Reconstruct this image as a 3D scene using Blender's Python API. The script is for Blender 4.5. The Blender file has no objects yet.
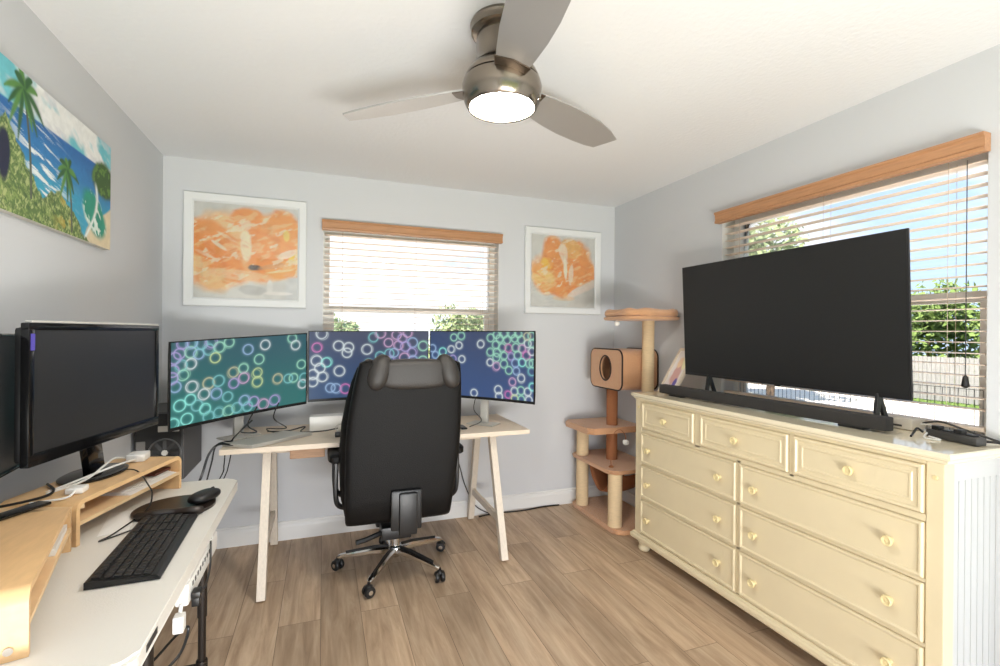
import bpy, bmesh, math, random
import numpy as np
from mathutils import Vector, Matrix
random.seed(7)
SC = bpy.context.scene
COL = SC.collection
PI = math.pi
RL, RR, RB, RF, CH = -0.923, 2.295, 3.455, -1.0, 2.44     # room: left, right, back, front, ceiling height


# ------------------------------------------------------------------ colours and materials
def lin(c):
    return tuple((v / 12.92 if v <= 0.04045 else ((v + 0.055) / 1.055) ** 2.4) for v in c)


def rgb(r, g, b):
    return lin((r / 255, g / 255, b / 255)) + (1.0,)


MATS = {}


def mat(name, col, rough=0.5, metal=0.0, noise=0.0, nscale=20.0, bump=0.0, bscale=120.0, stretch=(1, 1, 1),
        coat=0.0, emit=None, estr=1.0, spec=0.5, sheen=0.0):
    if name in MATS:
        return MATS[name]
    m = bpy.data.materials.new(name)
    m.use_nodes = True
    nt = m.node_tree
    b = nt.nodes['Principled BSDF']
    b.inputs['Base Color'].default_value = col
    b.inputs['Roughness'].default_value = rough
    b.inputs['Metallic'].default_value = metal
    b.inputs['Specular IOR Level'].default_value = spec
    b.inputs['Coat Weight'].default_value = coat
    b.inputs['Sheen Weight'].default_value = sheen
    if emit:
        b.inputs['Emission Color'].default_value = emit
        b.inputs['Emission Strength'].default_value = estr
    if noise or bump:
        tc = nt.nodes.new('ShaderNodeTexCoord')
        mp = nt.nodes.new('ShaderNodeMapping')
        mp.inputs['Scale'].default_value = stretch
        nt.links.new(tc.outputs['Object'], mp.inputs['Vector'])
    if noise:
        n = nt.nodes.new('ShaderNodeTexNoise')
        n.inputs['Scale'].default_value = nscale
        n.inputs['Detail'].default_value = 5
        nt.links.new(mp.outputs[0], n.inputs['Vector'])
        r = nt.nodes.new('ShaderNodeMapRange')
        r.inputs['From Min'].default_value = 0.25
        r.inputs['From Max'].default_value = 0.75
        r.inputs['To Min'].default_value = 1 - noise
        r.inputs['To Max'].default_value = 1 + noise
        nt.links.new(n.outputs['Fac'], r.inputs['Value'])
        mx = nt.nodes.new('ShaderNodeVectorMath')
        mx.operation = 'SCALE'
        mx.inputs[0].default_value = col[:3]
        nt.links.new(r.outputs[0], mx.inputs['Scale'])
        nt.links.new(mx.outputs[0], b.inputs['Base Color'])
    if bump:
        n2 = nt.nodes.new('ShaderNodeTexNoise')
        n2.inputs['Scale'].default_value = bscale
        n2.inputs['Detail'].default_value = 4
        nt.links.new(mp.outputs[0], n2.inputs['Vector'])
        bp = nt.nodes.new('ShaderNodeBump')
        bp.inputs['Strength'].default_value = bump
        bp.inputs['Distance'].default_value = 0.01
        nt.links.new(n2.outputs['Fac'], bp.inputs['Height'])
        nt.links.new(bp.outputs[0], b.inputs['Normal'])
    MATS[name] = m
    return m


def mat_floor():
    m = bpy.data.materials.new('vinyl_plank')
    m.use_nodes = True
    nt = m.node_tree
    N, L = nt.nodes.new, nt.links.new
    b = nt.nodes['Principled BSDF']
    tc = N('ShaderNodeTexCoord')
    mp = N('ShaderNodeMapping')
    mp.inputs['Rotation'].default_value = (0, 0, PI / 2)
    L(tc.outputs['Object'], mp.inputs['Vector'])
    br = N('ShaderNodeTexBrick')
    br.offset = 0.37
    br.inputs['Scale'].default_value = 1.0
    br.inputs['Brick Width'].default_value = 1.22
    br.inputs['Row Height'].default_value = 0.185
    br.inputs['Mortar Size'].default_value = 0.0012
    br.inputs['Mortar Smooth'].default_value = 0.3
    br.inputs['Bias'].default_value = 0.0
    br.inputs['Color1'].default_value = (0, 0, 0, 1)
    br.inputs['Color2'].default_value = (1, 1, 1, 1)
    br.inputs['Mortar'].default_value = (0.5, 0.5, 0.5, 1)
    L(mp.outputs[0], br.inputs['Vector'])
    # grain, stretched along Y and shifted from plank to plank
    sep = N('ShaderNodeSeparateXYZ')
    L(tc.outputs['Object'], sep.inputs[0])
    sh = N('ShaderNodeMath'); sh.operation = 'MULTIPLY_ADD'
    sh.inputs[1].default_value = 7.0
    L(br.outputs['Color'], sh.inputs[0])
    L(sep.outputs['Y'], sh.inputs[2])
    cmb = N('ShaderNodeCombineXYZ')
    L(sep.outputs['X'], cmb.inputs['X']); L(sh.outputs[0], cmb.inputs['Y'])
    mp2 = N('ShaderNodeMapping')
    mp2.inputs['Scale'].default_value = (15, 1.3, 1)
    L(cmb.outputs[0], mp2.inputs['Vector'])
    n1 = N('ShaderNodeTexNoise'); n1.inputs['Scale'].default_value = 1.6; n1.inputs['Detail'].default_value = 8
    n1.inputs['Roughness'].default_value = 0.65; n1.inputs['Distortion'].default_value = 0.6
    L(mp2.outputs[0], n1.inputs['Vector'])
    mp3 = N('ShaderNodeMapping')
    mp3.inputs['Scale'].default_value = (5, 1.3, 1)
    L(cmb.outputs[0], mp3.inputs['Vector'])
    n2 = N('ShaderNodeTexNoise'); n2.inputs['Scale'].default_value = 1.4; n2.inputs['Detail'].default_value = 4
    L(mp3.outputs[0], n2.inputs['Vector'])
    cr = N('ShaderNodeValToRGB')
    e = cr.color_ramp.elements
    e[0].position = 0.30; e[0].color = rgb(156, 131, 107)
    e[1].position = 0.70; e[1].color = rgb(204, 182, 156)
    k = e.new(0.5); k.color = rgb(184, 159, 133)
    L(n1.outputs['Fac'], cr.inputs['Fac'])
    # blotches
    r2 = N('ShaderNodeMapRange')
    r2.inputs['From Min'].default_value = 0.3; r2.inputs['From Max'].default_value = 0.7
    r2.inputs['To Min'].default_value = 0.84; r2.inputs['To Max'].default_value = 1.12
    L(n2.outputs['Fac'], r2.inputs['Value'])
    r1 = N('ShaderNodeMapRange')
    r1.inputs['To Min'].default_value = 0.82; r1.inputs['To Max'].default_value = 1.12
    L(br.outputs['Color'], r1.inputs['Value'])
    mu = N('ShaderNodeMath'); mu.operation = 'MULTIPLY'
    L(r1.outputs[0], mu.inputs[0]); L(r2.outputs[0], mu.inputs[1])
    sc = N('ShaderNodeVectorMath'); sc.operation = 'SCALE'
    L(cr.outputs['Color'], sc.inputs[0]); L(mu.outputs[0], sc.inputs['Scale'])
    mm = N('ShaderNodeMix'); mm.data_type = 'RGBA'
    mm.inputs['B'].default_value = rgb(95, 78, 62)
    L(br.outputs['Fac'], mm.inputs['Factor'])
    L(sc.outputs[0], mm.inputs['A'])
    L(mm.outputs['Result'], b.inputs['Base Color'])
    b.inputs['Roughness'].default_value = 0.42
    b.inputs['Specular IOR Level'].default_value = 0.35
    bp = N('ShaderNodeBump'); bp.inputs['Strength'].default_value = 0.12; bp.inputs['Distance'].default_value = 0.004
    L(n1.outputs['Fac'], bp.inputs['Height']); L(bp.outputs[0], b.inputs['Normal'])
    return m


def mat_attr(name, emit=0.0, rough=0.5, spec=0.3):
    """painted picture: colour comes from the mesh's own colour attribute 'paint'"""
    m = bpy.data.materials.new(name)
    m.use_nodes = True
    nt = m.node_tree
    b = nt.nodes['Principled BSDF']
    a = nt.nodes.new('ShaderNodeAttribute')
    a.attribute_name = 'paint'
    b.inputs['Roughness'].default_value = rough
    b.inputs['Specular IOR Level'].default_value = spec
    if emit:
        b.inputs['Base Color'].default_value = (0.01, 0.01, 0.012, 1)
        nt.links.new(a.outputs['Color'], b.inputs['Emission Color'])
        b.inputs['Emission Strength'].default_value = emit
    else:
        nt.links.new(a.outputs['Color'], b.inputs['Base Color'])
    return m


def mat_glass(name, tint=(1, 1, 1, 1), gloss=0.06):
    m = bpy.data.materials.new(name)
    m.use_nodes = True
    nt = m.node_tree
    nt.nodes.remove(nt.nodes['Principled BSDF'])
    t = nt.nodes.new('ShaderNodeBsdfTransparent'); t.inputs[0].default_value = tint
    g = nt.nodes.new('ShaderNodeBsdfGlossy'); g.inputs['Roughness'].default_value = 0.02
    f = nt.nodes.new('ShaderNodeFresnel'); f.inputs['IOR'].default_value = 1.45
    x = nt.nodes.new('ShaderNodeMixShader')
    nt.links.new(f.outputs[0], x.inputs[0]); nt.links.new(t.outputs[0], x.inputs[1]); nt.links.new(g.outputs[0], x.inputs[2])
    nt.links.new(x.outputs[0], nt.nodes['Material Output'].inputs['Surface'])
    return m


# ------------------------------------------------------------------ mesh builder (world coordinates)
class G:
    def __init__(self):
        self.bm = bmesh.new()
        self.mi = 0

    def _post(self, verts, M=None, bevel=0, seg=2):
        bm = self.bm
        if M is not None:
            bmesh.ops.transform(bm, matrix=M, verts=verts)
        faces = set(f for v in verts for f in v.link_faces)
        for f in faces:
            f.material_index = self.mi
        if bevel:
            es = list(set(e for v in verts for e in v.link_edges))
            r = bmesh.ops.bevel(bm, geom=es, offset=bevel, segments=seg, affect='EDGES', profile=0.6, clamp_overlap=True)
            for f in r['faces']:
                f.material_index = self.mi
        return self

    def box(self, x0, x1, y0, y1, z0, z1, bevel=0, M=None, seg=2):
        bm = self.bm
        v = bmesh.ops.create_cube(bm, size=1.0)['verts']
        S = Matrix.Translation(((x0 + x1) / 2, (y0 + y1) / 2, (z0 + z1) / 2)) @ Matrix.Diagonal((abs(x1 - x0), abs(y1 - y0), abs(z1 - z0), 1))
        bmesh.ops.transform(bm, matrix=S, verts=v)
        return self._post(v, M, bevel, seg)

    def bar(self, p0, p1, w, h, up=(0, 0, 1), bevel=0):
        p0, p1 = Vector(p0), Vector(p1)
        d = p1 - p0
        z = d.normalized()
        u = Vector(up)
        x = u.cross(z)
        if x.length < 1e-6:
            x = Vector((1, 0, 0)).cross(z)
        x.normalize()
        y = z.cross(x)
        M = Matrix((x, y, z)).transposed().to_4x4()
        M.translation = (p0 + p1) / 2
        return self.box(-w / 2, w / 2, -h / 2, h / 2, -d.length / 2, d.length / 2, bevel, M)

    def ring_loft(self, rings, cap=True, closed=True):
        bm = self.bm
        vs = [[bm.verts.new(p) for p in r] for r in rings]
        n = len(rings[0])
        for a, b in zip(vs, vs[1:]):
            for i in range(n if closed else n - 1):
                j = (i + 1) % n
                try:
                    f = bm.faces.new((a[i], a[j], b[j], b[i])); f.material_index = self.mi
                except ValueError:
                    pass
        if cap and closed:
            for r, rev in ((vs[0], True), (vs[-1], False)):
                f = bm.faces.new(list(reversed(r)) if rev else r); f.material_index = self.mi
        return self

    def tube(self, pts, r, seg=8, smooth=0):
        pts = [Vector(p) for p in pts]
        if smooth:
            q = []
            n = len(pts)
            for i in range(n - 1):
                a, b, c, d = pts[max(i - 1, 0)], pts[i], pts[i + 1], pts[min(i + 2, n - 1)]
                for k in range(smooth):
                    t = k / smooth
                    q.append(0.5 * ((2 * b) + (c - a) * t + (2 * a - 5 * b + 4 * c - d) * t * t + (3 * b - a - 3 * c + d) * t ** 3))
            q.append(pts[-1])
            pts = q
        rings = []
        prev = None
        for i, p in enumerate(pts):
            d = (pts[min(i + 1, len(pts) - 1)] - pts[max(i - 1, 0)]).normalized()
            if prev is None:
                x = d.orthogonal().normalized()
            else:
                x = (prev - d * prev.dot(d))
                x = x.normalized() if x.length > 1e-6 else d.orthogonal().normalized()
            prev = x
            y = d.cross(x)
            rr = float(np.interp(i / (len(pts) - 1), np.linspace(0, 1, len(r)), r)) if isinstance(r, (list, tuple)) else r
            rings.append([p + (x * math.cos(2 * PI * k / seg) + y * math.sin(2 * PI * k / seg)) * rr for k in range(seg)])
        return self.ring_loft(rings)

    def lathe(self, prof, c=(0, 0, 0), M=None, seg=32, cap=True):
        """prof: [(r, z)], around local Z through c"""
        T = Matrix.Translation(c) if M is None else Matrix.Translation(c) @ M
        rings = [[T @ Vector((max(r, 1e-4) * math.cos(2 * PI * k / seg), max(r, 1e-4) * math.sin(2 * PI * k / seg), z)) for k in range(seg)] for r, z in prof]
        return self.ring_loft(rings, cap)

    def prism(self, poly, d0, d1, fn=None, bevel=0):
        """poly [(a,b)]; fn(a,b,d)->point; default a=x b=y d=z"""
        fn = fn or (lambda a, b, d: (a, b, d))
        bm = self.bm
        lo = [bm.verts.new(fn(a, b, d0)) for a, b in poly]
        hi = [bm.verts.new(fn(a, b, d1)) for a, b in poly]
        n = len(poly)
        fs = [bm.faces.new(list(reversed(lo))), bm.faces.new(hi)]
        for i in range(n):
            fs.append(bm.faces.new((lo[i], lo[(i + 1) % n], hi[(i + 1) % n], hi[i])))
        for f in fs:
            f.material_index = self.mi
        if bevel:
            es = list(set(list(fs[0].edges) + list(fs[1].edges)))
            r = bmesh.ops.bevel(bm, geom=es, offset=bevel, segments=2, affect='EDGES', clamp_overlap=True)
            for f in r['faces']:
                f.material_index = self.mi
        return self

    def ell(self, c, r, M=None, seg=20, p=1.0):
        """ellipsoid; p<1 makes it boxier"""
        def s(v):
            return math.copysign(abs(v) ** p, v)
        T = Matrix.Translation(c) @ (M or Matrix.Identity(4))
        rings = []
        n = seg // 2
        for i in range(n + 1):
            th = -PI / 2 + PI * i / n
            cz, rr = s(math.sin(th)), max(abs(math.cos(th)) ** p, 0.002)
            rings.append([T @ Vector((r[0] * rr * s(math.cos(2 * PI * k / seg)), r[1] * rr * s(math.sin(2 * PI * k / seg)), r[2] * cz)) for k in range(seg)])
        return self.ring_loft(rings)

    def surf(self, fn, nu, nv):
        bm = self.bm
        vs = [[bm.verts.new(fn(i / nu, j / nv)) for i in range(nu + 1)] for j in range(nv + 1)]
        for j in range(nv):
            for i in range(nu):
                f = bm.faces.new((vs[j][i], vs[j][i + 1], vs[j + 1][i + 1], vs[j + 1][i])); f.material_index = self.mi
        return self


def wloc(o):
    v = Vector(o.location)
    while o.parent:
        o = o.parent
        v += o.location
    return v


def obj(name, g, m, parent=None, smooth=35, loc=None, label=None):
    me = bpy.data.meshes.new(name)
    bmesh.ops.recalc_face_normals(g.bm, faces=g.bm.faces[:])
    off = wloc(parent) if parent else Vector(loc or (0, 0, 0))
    bmesh.ops.translate(g.bm, vec=-off, verts=g.bm.verts[:])
    g.bm.to_mesh(me)
    g.bm.free()
    for mm in (m if isinstance(m, (list, tuple)) else [m]):
        me.materials.append(mm)
    if smooth:
        me.shade_smooth()
        me.set_sharp_from_angle(angle=math.radians(smooth))
    o = bpy.data.objects.new(name, me)
    COL.objects.link(o)
    if parent:
        o.parent = parent
    elif loc:
        o.location = loc
    if label:
        o['label'] = label
    return o


def thing(name, label, cat, loc=(0, 0, 0), group=None):
    o = bpy.data.objects.new(name, None)
    o.empty_display_size = 0.05
    COL.objects.link(o)
    o.location = loc
    return tag(o, label, cat, group)


def tag(o, label, cat, group=None):
    o['label'] = label
    o['category'] = cat
    if group:
        o['group'] = group
    return o


def struct(name, g, m, parent=None, smooth=0):
    o = obj(name, g, m, parent, smooth)
    if not parent:
        o['kind'] = 'structure'
    return o


def fnoise(x, y, seed=0):
    """smooth value noise, numpy arrays"""
    def h(i, j):
        v = np.sin(i * 127.1 + j * 311.7 + seed * 74.7) * 43758.5453
        return v - np.floor(v)
    xi, yi = np.floor(x), np.floor(y)
    xf, yf = x - xi, y - yi
    xf = xf * xf * (3 - 2 * xf); yf = yf * yf * (3 - 2 * yf)
    a, b, c, d = h(xi, yi), h(xi + 1, yi), h(xi, yi + 1), h(xi + 1, yi + 1)
    return (a * (1 - xf) + b * xf) * (1 - yf) + (c * (1 - xf) + d * xf) * yf


def fbm(x, y, seed=0, o=4):
    t = 0; a = 0.5
    for k in range(o):
        t = t + a * fnoise(x * 2 ** k, y * 2 ** k, seed + k * 3)
        a *= 0.5
    return t / 0.94


def sstep(a, b, x):
    t = np.clip((x - a) / (b - a), 0, 1)
    return t * t * (3 - 2 * t)


def mixc(img, col, k):
    c = np.array(lin([v / 255 for v in col]))
    return img * (1 - k[..., None]) + c * k[..., None]


def picture(name, fn, img, m, parent):
    """a flat (or gently curved) surface whose vertices carry the picture; fn(u, v) -> world point"""
    nv, nu = img.shape[0] - 1, img.shape[1] - 1
    g = G().surf(fn, nu, nv)
    o = obj(name, g, m, parent, smooth=60)
    at = o.data.color_attributes.new('paint', 'FLOAT_COLOR', 'POINT')
    buf = np.ones((nv + 1, nu + 1, 4), dtype=np.float32)
    buf[..., :3] = img
    at.data.foreach_set('color', buf.ravel())
    return o


# ------------------------------------------------------------------ palette
WALL = mat('wall_paint', rgb(207, 209, 212), 0.85, bump=0.05, bscale=160)
CEIL = mat('ceiling_paint', rgb(231, 232, 233), 0.95, bump=0.22, bscale=48)
TRIM = mat('white_trim', rgb(228, 228, 226), 0.4)
VINYL = mat('white_vinyl', rgb(235, 235, 232), 0.35)
FLOOR = mat_floor()
GLASS = mat_glass('window_glass')
PGLASS = mat_glass('picture_glass')
BLINDW = mat('blind_wood', rgb(180, 132, 92), 0.45, noise=0.14, nscale=9, stretch=(1, 1, 14))
BLINDW2 = mat('blind_wood_along_y', rgb(184, 136, 98), 0.45, noise=0.14, nscale=9, stretch=(14, 1, 14))
SLAT = mat('blind_slat', rgb(234, 216, 198), 0.45)
CORD = mat('blind_cord', rgb(205, 190, 172), 0.8)
BLACK = mat('black_plastic', rgb(24, 24, 25), 0.38)
BLACKG = mat('black_gloss', rgb(14, 14, 15), 0.12)
SCREENOFF = mat('screen_off', rgb(40, 40, 41), 0.32, spec=0.4)
TVOFF = mat('tv_screen', rgb(33, 33, 33), 0.38, spec=0.3)
DGREY = mat('dark_grey_plastic', rgb(58, 57, 56), 0.55)
CLOTH = mat('speaker_cloth', rgb(52, 50, 49), 0.85, noise=0.2, nscale=400)
LEATHER = mat('black_leather', rgb(11, 10, 10), 0.5, bump=0.25, bscale=260, spec=0.22)
LEATHERG = mat('headrest_leather', rgb(50, 47, 45), 0.42, bump=0.25, bscale=220, spec=0.5)
CHROME = mat('chrome', rgb(225, 225, 225), 0.12, metal=1.0)
NICKEL = mat('brushed_nickel', rgb(134, 125, 114), 0.22, metal=1.0)
BLADE = mat('fan_blade_silver', rgb(186, 185, 183), 0.38, metal=0.6)
BRACKET = mat('fan_bracket', rgb(98, 86, 74), 0.35, metal=0.8)
LENS = mat('lamp_glass', rgb(255, 250, 240), 0.4, emit=(1.0, 0.94, 0.85, 1), estr=104.0)
WASH = mat('whitewashed_wood', rgb(222, 207, 188), 0.55, noise=0.09, nscale=10, stretch=(2, 14, 14))
WASHL = mat('whitewashed_leg', rgb(216, 205, 190), 0.55, noise=0.08, nscale=10, stretch=(14, 14, 2))
BROWNW = mat('brown_wood', rgb(178, 140, 108), 0.55, noise=0.16, nscale=8, stretch=(2, 12, 12))
BIRCH = mat('birch_ply', rgb(228, 188, 138), 0.42, noise=0.07, nscale=7, stretch=(10, 2, 10))
BIRCHE = mat('birch_edge', rgb(232, 200, 156), 0.5, noise=0.1, nscale=14, stretch=(1, 1, 20))
TABLE = mat('white_table_plastic', rgb(222, 219, 212), 0.5, bump=0.12, bscale=300)
TABLEM = mat('brown_black_steel', rgb(46, 40, 36), 0.4, metal=0.5)
CREAM = mat('cream_paint', rgb(216, 202, 169), 0.36, noise=0.03, nscale=5)
CREAMD = mat('cream_paint_groove', rgb(206, 184, 134), 0.5)
CREAMS = mat('cream_side_shaded', rgb(188, 190, 190), 0.4)  # greyer than the front: shade on the end panels put into the colour
CREAMT = mat('cream_top_gloss', rgb(226, 216, 190), 0.16, coat=0.4)
KNOB = mat('knob_paint', rgb(222, 205, 156), 0.35)
PLUSH = mat('cat_tree_plush', rgb(204, 154, 113), 0.95, noise=0.1, nscale=160, bump=0.5, bscale=300, sheen=0.4)
PLUSHD = mat('cat_tree_plush_dark', rgb(160, 104, 68), 0.95, noise=0.12, nscale=160, bump=0.5, bscale=300)
SISAL = mat('sisal_rope', rgb(232, 205, 164), 0.9, noise=0.12, nscale=30, stretch=(1, 1, 16), bump=0.6, bscale=60)
WHITE = mat('white_plastic', rgb(235, 234, 230), 0.4)
GREYP = mat('light_grey_metal', rgb(200, 198, 192), 0.4, metal=0.3)
PAPER = mat('paper', rgb(236, 234, 230), 0.8)
FRAMEW = mat('silver_white_frame', rgb(226, 228, 228), 0.35)
FRAMEG = mat('frame_lip_grey', rgb(160, 160, 158), 0.4)
LAPTOP = mat('laptop_silver', rgb(206, 202, 194), 0.35, metal=0.4)
BLUEP = mat('blue_reflection', rgb(80, 70, 160), 0.4)
PINKW = mat('pale_wood_frame', rgb(222, 208, 188), 0.5, noise=0.08, nscale=20, stretch=(10, 1, 1))

# ------------------------------------------------------------------ room shell
g = G().box(RL - .2, RR + .2, RF - .2, RB + .2, -0.15, 0.0)
struct('floor', g, FLOOR)
g = G().box(RL - .2, RR + .2, RF - .2, RB + .2, CH, CH + .2)
struct('ceiling', g, CEIL)
g = G().box(RL - .2, RL, RF - .2, RB + .2, 0, CH)
struct('wall_left', g, WALL)
# back window opening and right window opening
BW = (-.005, 1.262, 1.06, 2.10)     # x0 x1 z0 z1 in the back wall
RW = (1.035, 2.295, 0.945, 2.10)   # y0 y1 z0 z1 in the right wall
g = G()
g.box(RL - .2, BW[0], RB, RB + .2, 0, CH).box(BW[1], RR + .2, RB, RB + .2, 0, CH)
g.box(BW[0], BW[1], RB, RB + .2, 0, BW[2]).box(BW[0], BW[1], RB, RB + .2, BW[3], CH)
struct('wall_back', g, WALL)
g = G()
g.box(RR, RR + .2, RF - .2, RW[0], 0, CH).box(RR, RR + .2, RW[1], RB + .2, 0, CH)
g.box(RR, RR + .2, RW[0], RW[1], 0, RW[2]).box(RR, RR + .2, RW[0], RW[1], RW[3], CH)
struct('wall_right', g, WALL)
# wall behind the camera; its wide opening is added to let fill light in
g = G()
g.box(RL - .2, -0.55, RF - .2, RF, 0, CH).box(1.95, RR + .2, RF - .2, RF, 0, CH).box(-0.55, 1.95, RF - .2, RF, 2.25, CH)
struct('wall_front', g, WALL)


def molding(pts):
    """baseboard profile: depth d from the wall, height z"""
    return [(0, 0), (0.014, 0), (0.014, 0.085), (0.010, 0.098), (0.006, 0.105), (0.006, 0.118), (0, 0.122)]


P = molding(0)
g = G().prism(P, RL, RR, lambda a, b, d: (d, RB - a, b)); struct('baseboard_back', g, TRIM)
g = G().prism(P, RF, RB, lambda a, b, d: (RL + a, d, b)); struct('baseboard_left', g, TRIM)
g = G().prism(P, RF, RB, lambda a, b, d: (RR - a, d, b)); struct('baseboard_right', g, TRIM)


def window(name, axis, a0, a1, z0, z1, wall):
    """single-hung window set at the outer side of the wall; axis 'x' (back wall) or 'y' (right wall)"""
    def bx(g, u0, u1, d0, d1, v0, v1, bev=0):
        if axis == 'x':
            return g.box(u0, u1, wall + d0, wall + d1, v0, v1, bev)
        return g.box(wall + d0, wall + d1, u0, u1, v0, v1, bev)
    zr = 1.535
    g = G()
    bx(g, a0, a0 + .045, .10, .17, z0, z1, .003); bx(g, a1 - .045, a1, .10, .17, z0, z1, .003)
    bx(g, a0 + .045, a1 - .045, .10, .17, z1 - .045, z1, .003); bx(g, a0 + .045, a1 - .045, .10, .17, z0, z0 + .045, .003)
    o = struct(name, g, VINYL)
    g = G()
    bx(g, a0 + .045, a1 - .045, .115, .15, zr - .022, zr + .022, .003)
    for u in (a0 + .045, a1 - .045 - .03):
        bx(g, u, u + .03, .115, .14, z0 + .045, zr - .022, .002)
    bx(g, a0 + .075, a1 - .075, .115, .14, z0 + .045, z0 + .08, .002)
    obj('window_sash', g, VINYL, o, smooth=0)
    g = G(); bx(g, a0 + .045, a1 - .045, .125, .129, z0 + .045, z1 - .045)
    obj('window_pane', g, GLASS, o, smooth=0)
    g = G(); bx(g, a0 - .0, a1 + .0, -.015, .10, z0 - .0, z0 + .016, .004)
    obj('window_sill', g, TRIM, o, smooth=0)
    g = G()
    for u0, u1 in ((a0, a0 + .003), (a1 - .003, a1)):
        bx(g, u0, u1, .002, .10, z0 + .016, z1)
    bx(g, a0 + .003, a1 - .003, .002, .10, z1 - .003, z1)
    obj('window_jamb', g, TRIM, o, smooth=0)
    return o


window('window_1', 'x', BW[0], BW[1], BW[2], BW[3], RB)
window('window_2', 'y', RW[0], RW[1], RW[2], RW[3], RR)


def blind(axis, a0, a1, z0, z1, wall, label, woodm, tassel):
    def mp(a, d, z):
        return (a, wall + d, z) if axis == 'x' else (wall + d, a, z)

    def bx(g, u0, u1, d0, d1, v0, v1, bev=0):
        p, q = mp(u0, d0, v0), mp(u1, d1, v1)
        return g.box(min(p[0], q[0]), max(p[0], q[0]), min(p[1], q[1]), max(p[1], q[1]), v0, v1, bev)
    t = thing('window_blind', label, 'blind', mp((a0 + a1) / 2, -.02, z0))
    g = G()
    prof = [(-.006, 0), (-.044, 0.0), (-.048, .011), (-.042, .018), (-.045, .051), (-.052, .058), (-.052, .067), (-.006, .067)]
    g.prism(prof, a0 - .008, a1 + .012, lambda d, z, a: mp(a, d, z + 2.057))
    obj('valance', g, woodm, t, smooth=0)
    g = G()
    z = 2.035
    while z > z0 + .06:
        bx(g, a0 + .012, a1 - .012, .012, .062, z - .0016, z + .0016)
        z -= .0425
    obj('slats', g, SLAT, t, smooth=0)
    g = G(); bx(g, a0 + .012, a1 - .012, .012, .062, z0 + .02, z0 + .036, .003)
    obj('bottom_rail', g, SLAT, t, smooth=0)
    for f in (.10, .5, .9):
        a = a0 + (a1 - a0) * f
        g = G()
        for d in (.010, .064):
            g.tube([mp(a, d, z0 + .03), mp(a, d, 2.06)], .0009, 5)
        obj('ladder_cord', g, CORD, t)
    if tassel:
        g = G()
        g.tube([mp(tassel, .004, 1.22), mp(tassel, .004, 2.05)], .0016, 6)
        obj('pull_cord', g, DGREY, t)
        g = G(); g.lathe([(.002, .03), (.008, .022), (.011, .0), (.013, -.012), (.004, -.02)], mp(tassel, .004, 1.2), seg=12)
        obj('tassel', g, BLACK, t, label='dark cord tassel')
    return t


blind('x', BW[0], BW[1], BW[2], BW[3], RB, 'wooden slat blind with tan valance behind the curved monitors', BLINDW, None)
blind('y', RW[0], RW[1], 1.0, RW[3], RR, 'wooden slat blind with tan valance behind the television', BLINDW2, 1.10)

# wire grille standing in the lower right window
g = G()
y = RW[0] + .05
while y < RW[1] - .05:
    g.tube([(RR + .088, y, .9615), (RR + .088, y, 1.17)], .0012, 5); y += .026
for z in (.97, 1.17):
    g.tube([(RR + .088, RW[0] + .05, z), (RR + .088, RW[1] - .05, z)], .0013, 5)
tag(obj('wire_grille', g, BLACK), 'low black wire grille standing on the sill behind the television', 'grille')

# ------------------------------------------------------------------ outside
GZ = -1.2
g = G().box(-60, 80, -60, 80, GZ - .3, GZ)
struct('ground', g, mat('lawn_far', rgb(128, 140, 88), 0.95, noise=0.2, nscale=3))
g = G().box(2.8, 21.3, -4, 45, GZ, GZ + .02).box(-20, 2.8, 4.2, 45, GZ, GZ + .02)
struct('patio', g, mat('pale_concrete', rgb(226, 216, 200), 0.9, noise=0.05, nscale=2))
g = G()
rs = random.Random(3)
for i in range(4200):
    x, y = rs.uniform(21.4, 22.85), rs.uniform(4, 24)
    h = rs.uniform(.03, .09); a = rs.uniform(0, PI)
    dx, dy = .05 * math.cos(a), .05 * math.sin(a)
    v = [g.bm.verts.new(p) for p in ((x - dx, y - dy, GZ), (x + dx, y + dy, GZ), (x + dx * .3 + .03, y + dy * .3, GZ + h))]
    g.bm.faces.new(v)
o = obj('lawn_grass', g, mat('grass', rgb(104, 128, 60), 0.9, noise=0.25, nscale=2), smooth=0)
o['kind'] = 'stuff'
tag(o, 'strip of green lawn growing in front of the weathered fence', 'grass')
FW = mat('weathered_fence', rgb(158, 154, 150), 0.9, noise=0.22, nscale=4, stretch=(6, 6, .6))
t = thing('board_fence', 'weathered grey board fence beyond the lawn outside the right window', 'fence', (23, 12, GZ))
g = G(); y = 1.0
while y < 27:
    h = 1.78 + rs.uniform(-.015, .015)
    g.box(23 - .012 + rs.uniform(-.006, .006), 23 + .012, y, y + .135, GZ + .04, GZ + h); y += .15
obj('boards', g, FW, t, smooth=0)
g = G()
for z in (.35, 1.5):
    g.box(23.013, 23.06, 1, 27, GZ + z, GZ + z + .09)
obj('rail', g, FW, t, smooth=0)


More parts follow.
